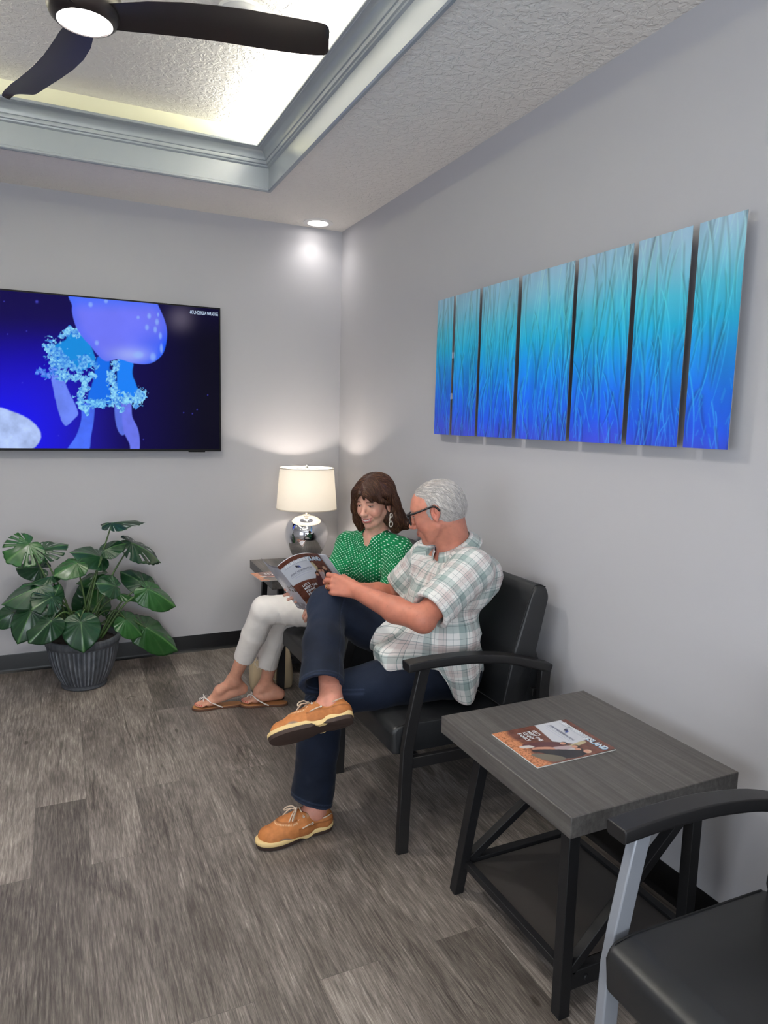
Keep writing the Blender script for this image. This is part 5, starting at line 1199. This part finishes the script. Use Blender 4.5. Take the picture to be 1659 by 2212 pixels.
def shoe(heel, fwd, up, flip, label_):
    """boat shoe: upper, layered sole, laces; flip mirrors it for the other foot"""
    heel = V(*heel)-MB0; f = nrm(fwd); u = np.asarray(up, float); u = nrm(u-f*(u @ f)); l = np.cross(u, f); M3 = np.stack([f, l, u])
    T = lambda p: heel+np.asarray(p, float) @ M3
    ol = outline(); 
    up_ = Solid(); z0 = .018
    up_.rc((.036, 0, .045), (.05, 0, .075), .034, .031, .02); up_.rc((.04, 0, .038), (.12, 0, .042), .034, .036, .03); up_.rc((.12, 0, .050), (.185, .002, .040), .040, .039, .03); up_.rc((.185, .003, .034), (.240, .003, .030), .041, .036, .03); up_.rc((.235, .014, .028), (.252, -.010, .028), .030, .028, .02)
    up_.rc((.115, 0, .078), (.17, 0, .056), .027, .026, .02)
    up_.rc((.115, 0, .030), (.2, 0, .026), .036, .042, .02)
    up_.plane((0, 0, z0), (0, 0, -1), .002)
    up_.rc((.058, 0, .16), (.062, 0, .030), .031, .024, .006, True); up_.rc((.062, 0, .10), (.104, 0, .125), .030, .036, .008, True); up_.rc((.05, 0, .098), (.09, 0, .09), .028, .024, .008, True)
    def seam(p):
        # raised apron seam round the toe and a stitched side panel
        x, y, z = p[..., 0], p[..., 1], p[..., 2]; r_ = np.hypot((x-.165)/1.55, y); ap = np.exp(-((r_-.0335)/.0028)**2)*(x > .150)*(z > .03)
        return -.0022*ap-.0012*np.exp(-((z-.052-.0*x)/.002)**2)*(x < .15)*(abs(y) > .02)
    up_.disp(seam); v, q = up_.mesh(.0025); v = relax(v, q, 1)
    x, y, z = v.T; yy = y*flip; r_ = np.hypot((x-.165)/1.55, y)
    C = np.zeros(v.shape)+np.array(srgb(186, 120, 70)); C = over(C, (x < .15)*step(.050, .056, z)*step(.075, .068, z)*0+(x < .15)*step(.054, .050, z)*.45, srgb(158, 96, 54))
    ap = np.exp(-((r_-.0375)/.0016)**2)*(x > .150)*(z > .026)*(np.sin(np.arctan2(y, (x-.165)/1.55)*64) > .1); C = over(C, ap*.85, srgb(236, 216, 180)); C = over(C, np.exp(-((r_-.0325)/.0025)**2)*(x > .15)*(z > .03)*.6, srgb(110, 66, 40))
    gp = (x > .165)*(x < .242)*step(.0375, .034, z-.0+.020*abs((x-.204)/.038)**2); C = over(C, gp*(abs(y) > .018)*.9, srgb(140, 124, 112))
    C = over(C, step(.078, .086, z)*(x < .115)*.55, srgb(176, 156, 132)); C = C*(1-.45*np.exp(-((z-.052)/.0022)**2)*(x < .15)*(abs(y) > .02))[:, None]
    me = bpy.data.meshes.new('shoe'); v2 = v.copy(); v2[:, 1] *= flip; 
    if flip < 0: q = q[:, ::-1]
    raw_mesh(me, heel+v2 @ M3, q); paint(me, np.clip(C, 0, 1)); me.materials.append(MATS['shoe_leather']); o = bpy.data.objects.new('shoe', me); COL.objects.link(o); o.parent = man
    if label_: o['label'] = label_
    # soles: cream midsole whose lower edge rises over the dark pads, then the dark outsole
    ring = lambda g, zf: [T((p[0], p[1]*flip, zf(p[0]))) for p in outline(grow=g)]
    arch = lambda x: math.exp(-((x-.112)/.020)**2)
    lowc = lambda x: .0125-.0125*arch(x)+.002
    MB().rings([ring(-.006, lowc), ring(.001, lowc), ring(.0035, lambda x: .017), ring(.0035, lambda x: .026+.004*(x < .04)), ring(-.001, lambda x: .030+.004*(x < .04)), ring(-.012, lambda x: .030)]).build('midsole', 'cream_rubber', man, smooth='auto', angle=50).parent = o
    MB().rings([ring(-.007, lambda x: .0+.011*arch(x)), ring(-.001, lambda x: .0015+.0105*arch(x)), ring(.002, lambda x: .0145-.002*arch(x)), ring(-.004, lambda x: .015-.002*arch(x))]).build('outsole', 'brown_rubber', man, smooth='auto', angle=50).parent = o
    k = 0
    lt = MB()
    for xx, zz in ((.165, .0795), (.147, .092), (.129, .1015)):
        lt.tube([T((xx-.004, s_*.0285*flip, zz-.0145+.0035*(1-abs(s_)))) if abs(s_) == 1 else T((xx, 0, zz+.0055)) for s_ in (-1, 0, 1)], .0026, 7)
    top_ = (.140, 0, .102)
    for sg in (-1, 1):
        lt.tube(spline([T(top_), T((.150, sg*.018, .110)), T((.168, sg*.036, .100)), T((.172, sg*.040, .088)), T((.158, sg*.026, .098)), T((.143, sg*.006, .104))], 5), .0025, 7)
        lt.tube(spline([T(top_), T((.158, sg*.014, .104)), T((.178, sg*.026, .082)), T((.188, sg*.030, .066))], 5), .0024, 7)
    lt.tube(spline([T((.136, -.006, .104)), T((.141, 0, .110)), T((.147, .006, .104))], 4), .0042, 8)
    lt.build('laces', 'lace', man, smooth=True).parent = o
    st = MB()
    for sg in (-1, 1):
        st.tube([T((.092, sg*.0430, .062)), T((.112, sg*.0455, .0595)), T((.136, sg*.0468, .0535))], .0022, 6); st.tube([T((.018, sg*.0370, .074)), T((.036, sg*.0415, .071)), T((.054, sg*.0420, .068))], .0022, 6)
    st.build('side_lace', 'lace', man, smooth=True).parent = o
    ey = MB()
    for sg in (-1, 1):
        for xx, zz in ((.160, .066), (.143, .077), (.125, .087), (.096, .0605)):
            c = T((xx, sg*(.0305 if zz > .062 else .0435), zz)); n_ = nrm(l*sg+u*.35); _, e1, e2 = frame(n_); c = c+n_*.001
            ey.rings([[c+r_*(e1*math.cos(a)+e2*math.sin(a))+n_*h_ for a in np.linspace(0, 2*PI, 13)[:-1]] for r_, h_ in ((.0042, 0), (.0038, .0012), (.0022, .0012), (.0020, -.0006))], caps=False)
    ey.build('eyelets', 'eyelet', man).parent = o
    return o
shoe(V(-.862, -2.190, .001), dL, (0, 0, 1), 1, 'left deck shoe flat on the floor')
shoe(HRS, dR, uR, -1, 'right deck shoe held in the air, its sole tipped towards the viewer')
# ================================================================== the woman
WB0 = V(-.33, -1.27, 0)
wom = thing('person', 'smiling brown haired person in a green polka dot blouse and white jeans, holding the magazine', 'person', tuple(WB0))
HW_ = V(-.366, -1.422, 1.116); AW = head_axes((-.83, -.556), math.radians(15)); SW = 1.0
SL = nrm(V(.45, -.89, .02)); FW = V(-.89, -.45, 0)
K = dict(shL=V(-.272, -1.515, .893), shR=V(-.415, -1.225, .880), elL=V(-.390, -1.660, .705), wrL=V(-.668, -1.672, .698), elR=V(-.572, -1.370, .700), wrR=V(-.706, -1.640, .786),
         hipL=V(-.330, -1.350, .560), hipR=V(-.310, -1.170, .555), knL=V(-.852, -1.220, .582), anL=V(-.958, -1.005, .165), knR=V(-.735, -1.105, .505), anR=V(-.782, -.988, .112))
nails = []; b = Solid(); PW = build_head(b, HW_, AW, SW, True, 1.)
NKW = V(-.345, -1.392, .935)
b.rc(HW_+SW*(AW.T @ V(-.030, 0, -.04)), NKW+V(.02, .01, -.02), .048, .056, .03); b.rc(HW_+SW*(AW.T @ V(.01, 0, -.07)), NKW+FW*.02+V(0, 0, -.02), .034, .044, .03)
CW = V(-.325, -1.375, .820)
TORSO_W = [(CW-SL*.075, CW+SL*.075, .094, .094), (CW+FW*.055-SL*.068-V(0, 0, .03), CW+FW*.055+SL*.068-V(0, 0, .03), .070, .070), (V(-.315, -1.27, .685), V(-.295, -1.36, .685), .098, .098), (V(-.31, -1.18, .575), V(-.31, -1.345, .575), .108, .108),
           (V(-.32, -1.34, .80), V(-.31, -1.29, .62), .10, .11), (NKW, K['shL'], .048, .054), (NKW, K['shR'], .048, .054)]
for p, q, r1, r2 in TORSO_W: b.rc(p, q, r1-.010, r2-.010, .04)
b.rc(NKW+FW*.018-SL*.04+V(0, 0, -.020), NKW+FW*.018+SL*.04+V(0, 0, -.020), .022, .022, .03)
b.chain([K['shL'], K['elL'], K['wrL']], [.046, .037, .025], .02); b.chain([K['shR'], K['elR'], K['wrR']], [.046, .037, .025], .02)
hand(b, K['wrR'], V(-.80, .37, -.30), V(-.38, -.90, .10), V(-.5, .3, .8), .92, ((8, 14, 10), (8, 14, 10), (10, 14, 10), (12, 16, 10)), thumb=((.5, .7, -.3), (.75, .5, -.2), (.9, .3, -.1)), nails=nails)
hand(b, K['wrL'], V(-.97, .02, .05), V(-.05, .5, -.8), V(0, -.7, -.5), .92, ((25, 45, 30), (30, 50, 30), (34, 50, 30), (38, 50, 30)), nails=nails)
b.chain([K['hipL'], K['knL'], K['anL']], [.075, .050, .030], .03); b.chain([K['hipR'], K['knR'], K['anR']], [.075, .050, .031], .03)
NAILC = srgb(206, 66, 72)
def foot(heel, ball, toe, an, side):
    """bare foot with five toes; side is the direction of the little toe"""
    heel, ball, toe, an = [V(*p) for p in (heel, ball, toe, an)]; d = nrm(toe-ball); sd_ = nrm(np.asarray(side, float)-d*(np.asarray(side, float) @ d)); up_ = nrm(np.cross(d, sd_)); up_ = up_ if up_[2] > 0 else -up_
    b.rc(an, heel+up_*.004, .030, .026, .02); b.chain([an+V(0, 0, -.012), an*.45+ball*.55+up_*.010, ball], [.029, .022, .0165], .025); b.rc(heel, ball+sd_*.012, .024, .014, .02); b.rc(heel*.75+ball*.25+up_*.012, heel*.35+ball*.65+up_*.008, .022, .018, .03); b.rc(ball-sd_*.016, ball+sd_*.020-d*.012, .0155, .0125, .015)
    for q_ in (-1, 1): b.el(an+sd_*q_*.026+V(0, 0, .006), (.011, .011, .012), .01)
    L_ = np.linalg.norm(toe-ball)
    for i, (o, ln, r_) in enumerate(((-.022, 1.0, .0098), (-.0065, .97, .0074), (.0055, .86, .0070), (.0165, .73, .0066), (.0265, .56, .0062))):
        a_ = ball+sd_*o*.85-d*.004; t_ = ball+sd_*o+d*(L_*ln)-up_*.004; m_ = a_*.45+t_*.55+up_*.003; b.chain([a_, m_, t_], [r_*1.1, r_*.95, r_], .004)
        nails.append((t_+up_*r_*.8+d*r_*.35, .0058 if i == 0 else .0040))
foot(V(-.908, -.985, .096), V(-1.075, -.945, .036), V(-1.137, -.936, .024), K['anL'], V(0, -1, 0)*1.0)
foot(V(-.712, -1.005, .047), V(-.845, -.985, .034), V(-.902, -.972, .024), K['anR'], V(0, -1, 0)*1.0)
TONE_W = srgb(224, 170, 148)
def ext_w(v, C):
    leg = v[:, 2] < .30; return np.where(leg[:, None], C*np.array([.94, .86, .80]), C)
solid_obj('body', b, .0028, 'skin', wom, WB0, lambda v: skin_colors(v, HW_, AW, SW, TONE_W, True, 1., nails, NAILC, .1, ext_w))

# ---- hair: brown shoulder length bob with a fringe, ends flicked outwards
m = mat('brown_hair', (.05, .03, .02), .38, spec=.4); lk(m, vcol(m), bsdf(m).inputs['Base Color'])
s = SW; P = lambda f, l, u: HW_+s*(AW.T @ V(f, l, u)); b = Solid()
b.el(P(-.022, 0, .048), V(.106, .094, .098)*s, 0, M=AW); b.el(P(.030, 0, .060), V(.070, .078, .075)*s, .02*s, M=AW)
b.el(P(-.045, 0, -.030), V(.078, .096, .110)*s, .03*s, M=AW)
for g in (-1, 1):
    o_ = .0 if g < 0 else -.046
    b.chain([P(.020+o_*.5, g*.074, .05), P(.026+o_, g*.085, -.02), P(.018+o_, g*.088, -.085), P(.028+o_, g*.082, -.130)], [.030*s, .025*s, .025*s, .013*s], .03*s)
    b.chain([P(-.03, g*.078, .0), P(-.03, g*.090, -.08), P(-.025, g*.098, -.130)], [.036*s, .034*s, .020*s], .03*s)
b.chain([P(-.06, .08, -.07), P(-.055, .118, -.115), P(-.055, .136, -.122), P(-.05, .150, -.112)], [.036*s, .022*s, .013*s, .004*s], .02*s)
b.chain([P(-.08, 0, -.05), P(-.085, 0, -.125)], [.05*s, .03*s], .04*s)
# open the face, keep a fringe swept from the parting
b.el(P(.100, .004, -.028), V(.092, .069, .100)*s, .010*s, True, AW); b.el(P(.13, 0, -.11), V(.13, .058, .09)*s, .015*s, True, AW)
b.el(P(.045, .0, -.12), V(.08, .046, .06)*s, .015*s, True, AW)
b.el(P(.012, .090, -.018), V(.026, .026, .036)*s, .008*s, True, AW); b.el(P(.055, .075, -.02), V(.055, .04, .075)*s, .010*s, True, AW)
b.chain([P(.075, .005, .103), P(.094, -.016, .082), P(.097, -.034, .052)], [.013*s, .009*s, .003*s], .008*s)
b.chain([P(.072, .01, .105), P(.097, .010, .080), P(.099, .010, .056)], [.013*s, .009*s, .003*s], .008*s)
b.chain([P(.070, .0, .106), P(.095, .026, .080), P(.094, .048, .046)], [.014*s, .011*s, .005*s], .008*s)
b.chain([P(.066, .0, .108), P(.078, .047, .078), P(.058, .072, .040), P(.012, .084, .010)], [.016*s, .013*s, .011*s, .010*s], .010*s)
b.chain([P(.062, .0, .108), P(.080, -.040, .078), P(.070, -.064, .030), P(.056, -.072, -.03)], [.016*s, .014*s, .011*s, .009*s], .010*s)
def strand_w(p):
    q = ((p-HW_)/s) @ AW.T; f, l, u = q[..., 0], q[..., 1], q[..., 2]; a = np.arctan2(l, f+.02)
    top_ = step(.06, .12, u); n1 = vnoise(a*24+fbm(u*9, a*2, 2, 3)*2.5, u*5); n2 = vnoise(l*240+fbm(f*20, l*9, 2, 4)*3, f*14)
    return -.0040*((n1*(1-top_)+n2*top_)-.45)-.0018*(vnoise(a*70, u*8)-.5)
b.disp(strand_w)
def hair_w(v):
    q = head_local(v, HW_, AW, SW); f, l, u = q.T; a = np.arctan2(l, f+.02); n_ = vnoise(a*40+fbm(u*9, a*2, 2, 3)*3, u*6)
    C = np.zeros(v.shape)+np.array(srgb(66, 42, 33)); C *= (.55+.85*n_)[:, None]; C = over(C, np.clip(vnoise(a*15, u*3+3)-.52, 0, 1)*1.5*step(-.2, .1, f+u*.3), srgb(126, 86, 60))
    C = over(C, step(-.08, -.13, u)*.35, srgb(112, 80, 58)); return C
hr = solid_obj('hair', b, .0028, 'brown_hair', wom, WB0, hair_w)
def flow_w(p):
    f, l, u = ((p-HW_)/SW) @ AW.T; dn = float(step(.11, .05, np.array(u))); sg = 1 if l > 0 else -1; fl = float(step(-.09, -.13, np.array(u)))
    return AW.T @ (V(.45 if f > .02 else -.5, sg*.9, .1)*(1-dn)+V(-.05, sg*(.05+.6*fl*(l > .07)), -1)*dn)
def col_w(r_, p):
    c = np.array(srgb(74, 47, 36))*r_.uniform(.45, 1.25)
    return np.array(srgb(132, 94, 66))*r_.uniform(.7, 1.1) if r_.random() < .14 else c
strands('hair_strands', solid_obj.last, flow_w, 12000, .085, .0008, col_w, 'brown_hair', hr, WB0, 6, None, .0014)
# ---- earring: three linked pale rings
mat('pale_beads', srgb(214, 206, 194), .5)
e0 = P(.014, .098, -.036)-WB0; t_ = MB()
for k, (dz, r_) in enumerate(((-.012, .0085), (-.031, .0125), (-.054, .0118))):
    c = e0+V(0, 0, dz); ex = nrm(V(.85, .5, 0)) if k % 2 else nrm(V(.95, .25, 0)); ez = V(0, 0, 1); en = np.cross(ex, ez)
    ring = [c+r_*(ex*math.cos(a)*.9+ez*math.sin(a)*1.12) for a in np.linspace(0, 2*PI, 29)[:-1]]
    t_.rings([[p+.0026*(nrm(p-c)*math.cos(y)+en*math.sin(y)) for y in np.linspace(0, 2*PI, 9)[:-1]] for p in ring], loop=True)
t_.build('earring', 'pale_beads', wom, smooth=True)

# ---- blouse
m = mat('polka_cotton', srgb(10, 118, 70), .8, spec=.15, sheen=.05)
uvn = nd(m, 'ShaderNodeUVMap', uv_map='cloth')
def dots(off):
    a = nd(m, 'ShaderNodeVectorMath', operation='MULTIPLY_ADD'); lk(m, uvn.outputs[0], a.inputs[0]); a.inputs[1].default_value = (1/.0172, 1/.0172, 0); a.inputs[2].default_value = (off, off, 0)
    f_ = nd(m, 'ShaderNodeVectorMath', operation='FRACTION'); lk(m, a.outputs[0], f_.inputs[0]); d_ = nd(m, 'ShaderNodeVectorMath', operation='DISTANCE'); lk(m, f_.outputs[0], d_.inputs[0]); d_.inputs[1].default_value = (.5, .5, 0)
    return mth(m, 'LESS_THAN', d_.outputs['Value'], .138)
dm = mth(m, 'MAXIMUM', dots(0), dots(.5)); n = noise(m, mapping(m), 30, 3); r = ramp(m, [(.3, srgb(6, 96, 56)), (.7, srgb(14, 132, 80))], n.outputs[0])
lk(m, mix(m, r.outputs[0], srgb(214, 232, 218), dm), bsdf(m).inputs['Base Color']); n2 = noise(m, mapping(m), 45, 4, .6, .5); bump(m, n2.outputs[0], .3, .006)
b = Solid(); ELm = K['elL']*.35+K['wrL']*.65; ERm = K['elR']*.4+K['wrR']*.6
for p, q, r1, r2 in TORSO_W: b.rc(p, q, r1, r2, .045, label='torso', grow=.010)
b.rc(V(-.33, -1.19, .58), V(-.33, -1.36, .58), .118, .118, .04, label='torso')
b.chain([K['shL'], K['elL']], [.062, .056], .03, label='armL'); b.chain([K['elL'], ELm], [.056, .042], .03, label='foreL'); b.chain([K['shR'], K['elR']], [.062, .056], .03, label='armR'); b.chain([K['elR'], ERm], [.054, .042], .03, label='foreR')
def folds_w(p):
    d = fbm3(p*V(20, 20, 16), 3, 21)-.45; w_ = np.sin((p[..., 2]*.6+p[..., 0]*1.2-p[..., 1]*.4+.07*fbm3(p*13, 2, 22))*105)*.5+.5
    return -.011*d-.0045*w_**3*(.4+np.exp(-(((p-K['elL'])**2).sum(-1))/.012)+np.exp(-(((p-K['shL'])**2).sum(-1))/.01)*.7)
b.disp(folds_w)
NT = NKW+FW*.060+V(0, 0, .03); NBt = V(-.440, -1.436, .830)
b.rc(NKW+FW*.015+V(0, 0, .07), NKW+FW*.012+V(0, 0, .022), .062, .054, .004, True); b.chain([NT+V(0, 0, .01)-FW*.01, NT*.5+NBt*.5+FW*.012, NBt+FW*.008], [.028, .019, .008], .002, True); b.chain([NT+FW*.02, NT*.5+NBt*.5+FW*.04, NBt+FW*.035], [.028, .020, .008], .002, True); b.chain([NBt+FW*.010, NBt+FW*.022-V(0, 0, .045)], [.006, .002], .002, True)
b.plane(V(-.33, -1.27, .515), (-.1, 0, -1), .004)
UVW = dict(torso=(V(-.32, -1.32, .5), V(-.32, -1.34, 1.), (.89, .45, 0), .125), armL=(K['shL'], K['elL'], (.9, .3, 0), .058), foreL=(K['elL'], K['wrL'], (0, 1, 0), .05), armR=(K['shR'], K['elR'], (.9, .3, 0), .058), foreR=(K['elR'], K['wrR'], (0, 1, 0), .05))
solid_obj('blouse', b, .0042, 'polka_cotton', wom, WB0, None, 1, UVW)

# ---- white jeans with frayed hems
m = mat('white_denim', srgb(226, 220, 212), .85, spec=.15); lk(m, vcol(m), bsdf(m).inputs['Base Color']); n = noise(m, mapping(m), 700, 2); bump(m, n.outputs[0], .15, .001)
HL_, HR_ = V(-.915, -1.055, .288), V(-.788, -1.005, .222)
b = Solid(); s1, s2 = nrm(K['anL']-K['knL']), nrm(K['anR']-K['knR']); nL_ = nrm(s1+V(.10, 0, -.10)); nR_ = nrm(s2+V(-.12, 0, -.1))
b.chain([K['knR'], K['knR']*.5+HR_*.5, HR_+s2*.05], [.060, .058, .062], .02); b.plane(HR_, nR_, .003, HR_-.1, HR_+.1); b.rc(HR_-s2*.05, HR_+s2*.05, .048, .056, .003, True)
b2 = Solid()
b.chain([K['knL'], K['knL']*.5+HL_*.5, HL_+s1*.02], [.066, .062, .052], .012); b.plane(HL_, nL_, .003, HL_-.08, HL_+.08); b.rc(HL_-s1*.05, HL_+s1*.05, .040, .047, .003, True)
b.rc(V(-.31, -1.185, .565), V(-.31, -1.345, .565), .112, .112, .04)
b.chain([K['hipR'], K['hipR']*.4+K['knR']*.6, K['knR']], [.098, .080, .061], .03); b.chain([K['hipL'], K['hipL']*.4+K['knL']*.6, K['knL']], [.098, .083, .067], .012)
def wfold(p):
    d = fbm3(p*V(20, 20, 20), 3, 31)-.45; ck = K['knL']*.85+K['hipL']*.15+V(.03, -.03, -.06); w_ = np.sin((p[..., 0]*.9+p[..., 2]*.5+.03*fbm3(p*15, 2, 33))*130)*.5+.5
    return -.006*d-.0045*w_**3*(np.exp(-(((p-ck)**2).sum(-1))/.010)+.5*np.exp(-(((p-V(-.6, -1.3, .56))**2).sum(-1))/.03))
b.disp(wfold)
def wden(v):
    C = np.zeros(v.shape)+np.array(srgb(238, 231, 225)); C *= (.92+.14*fbm3(v*30, 3, 5))[:, None]
    for a_, H_, ref in ((K['knL'], HL_, V(.6, -1, -.3)), (K['knR'], HR_, V(.2, -1, 0))):
        ax = nrm(H_-a_); r_ = v-a_; ta = r_ @ ax; pr = r_-ta[:, None]*ax; e = nrm(ref-ax*(ref @ ax)); g_ = np.cross(ax, e); an = np.arctan2(pr @ g_, pr @ e); near = (ta > -.05)*(ta < .5)*((pr**2).sum(1) < .008)
        C = C*(1-.20*(near*np.exp(-(an/.05)**2)))[:, None]
    return C
wj = solid_obj('jeans', b, .0040, 'white_denim', wom, WB0, wden)
mat('frayed_thread', srgb(232, 228, 222), .9)
rng = np.random.default_rng(5); fr = MB()
for H_, n_, r_ in ((HL_, nL_, .047), (HR_, nR_, .057)):
    _, e1, e2 = frame(n_)
    for k in range(70):
        a = rng.uniform(0, 2*PI); p = H_+(e1*math.cos(a)+e2*math.sin(a))*r_-WB0-n_*.004; q_ = p+n_*rng.uniform(.006, .013)+V(*rng.uniform(-.003, .003, 3)); fr.bar(p, q_, .0009, .0009)
o = fr.build('frayed_hem', 'frayed_thread', wom); o.parent = wj; o['kind'] = 'stuff'
# ---- flip-flops
mat('cork_footbed', srgb(176, 124, 78), .7); mat('sandal_edge', srgb(96, 62, 44), .65); mat('white_strap', srgb(236, 230, 224), .4)
def flipflop(heel, toe, lab, thong):
    hx = V(*heel)-WB0; tx = V(*toe)-WB0; d = tx-hx; L_ = np.linalg.norm(d); f = d/L_; l = V(-f[1], f[0], 0)
    base = [(0, 0), (.004, .016), (.03, .029), (.075, .029), (.12, .030), (.165, .037), (.205, .039), (.233, .027), (.248, .004), (.243, -.018), (.222, -.033), (.18, -.037), (.13, -.030), (.075, -.028), (.03, -.028), (.004, -.016)]
    ol = sm(base, 4)*[L_/.248, 1.]; c = ol.mean(0)
    ring = lambda g, z: [hx+f*(c[0]+(x-c[0])*g)+l*(c[1]+(y-c[1])*g)+V(0, 0, z) for x, y in ol]
    so = MB().rings([ring(.985, .001), ring(1, .003), ring(1, .010), ring(.985, .012)]).build('flip_flop', 'sandal_edge', wom, smooth='auto'); so['label'] = lab
    MB().rings([ring(.975, .0115), ring(.965, .0135)]).build('footbed', 'cork_footbed', wom, smooth='auto').parent = so
    T = lambda x, y, z: hx+f*x*L_/.248+l*y+V(0, 0, z); st = MB(); k_ = thong
    for sg in (-1, 1): st.tube(spline([T(.190, .008*0, k_-.004), T(.182, sg*.016, k_+.002), T(.158, sg*.036, k_*.68+.006), T(.122, sg*.036, .024), T(.098, sg*.0305, .010)], 6), .0048, 8, flat=.4)
    st.tube([T(.193, 0, .012), T(.190, 0, k_)], .0028, 7); st.build('strap', 'white_strap', wom, smooth=True).parent = so
    bw_ = MB(); c0 = T(.188, 0, k_+.003)
    for sg in (-1, 1):
        bw_.tube(spline([c0, c0+l*sg*.012+V(0, 0, .008)+f*.003, c0+l*sg*.022+V(0, 0, .004), c0+l*sg*.012-V(0, 0, .001), c0], 5), .0019, 6); bw_.tube(spline([c0, c0+l*sg*.008+f*.014-V(0, 0, .004), c0+l*sg*.012+f*.024-V(0, 0, .012)], 5), .0018, 6)
    bw_.tube([c0-l*.003, c0+l*.003], .0036, 8); bw_.build('bow', 'white_strap', wom, smooth=True).parent = so
flipflop((-.905, -.960, 0), (-1.158, -.928, 0), 'left flip-flop, its heel lifted off by the foot', .060)
flipflop((-.678, -1.045, 0), (-.917, -.970, 0), 'right flip-flop, nearer the armchair', .060)

# ================================================================== the open magazine between them
MG0 = V(-.80, -1.72, .80)
mag = thing('magazine', 'open magazine held up between the two seated people, cover outwards', 'magazine', tuple(MG0))
ST, SB = V(-.945, -1.752, .908), V(-.778, -1.705, .697); hh = SB-ST; wv = nrm(V(.64, -.66, .39)); nn = nrm(np.cross(wv, hh))
def cover_pt(s_, t_, lift=0.):
    s_ = np.asarray(s_, float)[..., None]; t_ = np.asarray(t_, float)[..., None]
    return ST+hh*t_+wv*s_*.200+nn*(.036*np.sin(PI*s_**.8)*(1-.35*t_)-.010*s_*s_)-nn*lift-MG0
S_, T_ = np.meshgrid(np.linspace(0, 1, 150), np.linspace(0, 1, 190)); Pc = cover_pt(S_, T_, .0006)
cv = grid_mesh('front_cover', Pc[..., 0], Pc[..., 1], Pc[..., 2], cover_colors(S_, T_), MATS['glossy_cover'], mag)
md = cv.modifiers.new('thick', 'SOLIDIFY'); md.thickness = .0006
place_marks(cv, lambda a, c, e: tuple(cover_pt(a, c, .0014+e)))
LT, LB = V(-.957, -1.585, .905), V(-.790, -1.545, .668)
def back_pt(s_, t_):
    s_ = np.asarray(s_, float)[..., None]; t_ = np.asarray(t_, float)[..., None]; e = LT+(LB-LT)*t_; sp = ST+hh*t_
    return sp+(e-sp)*s_+V(-.30, -.75, -.2)*(.020*np.sin(PI*s_)*(1-.6*t_))+V(-.6, .1, .5)*(.018*s_*s_*(1-t_)**2)-MG0
Pb = back_pt(S_, T_); Cb = np.zeros(S_.shape+(3,))+L(196, 196, 208); Cb = over(Cb, step(.02, -.02, poly_sd(S_, T_, [(.0, .40), (.42, .46), (.5, .56), (.0, .58)]))*(fbm(S_*18, T_*26, 3, 71) > .42), L(92, 74, 62)); Cb = over(Cb, step(.80, .86, T_)*(fbm(S_*9, T_*14, 3, 73) > .40)*.7, L(120, 110, 118))
Cb = over(Cb, step(.06, .0, T_)*.7, L(70, 60, 70))
bc = grid_mesh('back_cover', Pb[:, ::-1, 0], Pb[:, ::-1, 1], Pb[:, ::-1, 2], Cb[:, ::-1], MATS['glossy_cover'], mag); md = bc.modifiers.new('thick', 'SOLIDIFY'); md.thickness = .0006
# inner pages that stick out past the cover's edge, one with a blue advertisement
w2 = nrm(V(.62, -.72, .335))
for k in range(3):
    Pp = cover_pt(S_, T_*.985)+nn*(.003+.0018*k)+(S_**3)[..., None]*(wv*(.030-.007*k)+V(.004, -.012, -.014))
    Cp = np.zeros(S_.shape+(3,))+L(214, 214, 220)
    if k == 0: Cp = over(Cp, step(.01, -.01, poly_sd(S_, T_, [(.70, .06), (.97, .06), (.97, .44), (.70, .44)]))*.9, L(52, 78, 150)); Cp = over(Cp, step(.01, -.01, poly_sd(S_, T_, [(.74, .24), (.94, .24), (.94, .29), (.74, .29)])), L(190, 60, 84))
    pg = grid_mesh('page', Pp[..., 0], Pp[..., 1], Pp[..., 2], Cp, MATS['glossy_cover'], mag); md = pg.modifiers.new('thick', 'SOLIDIFY'); md.thickness = .0004
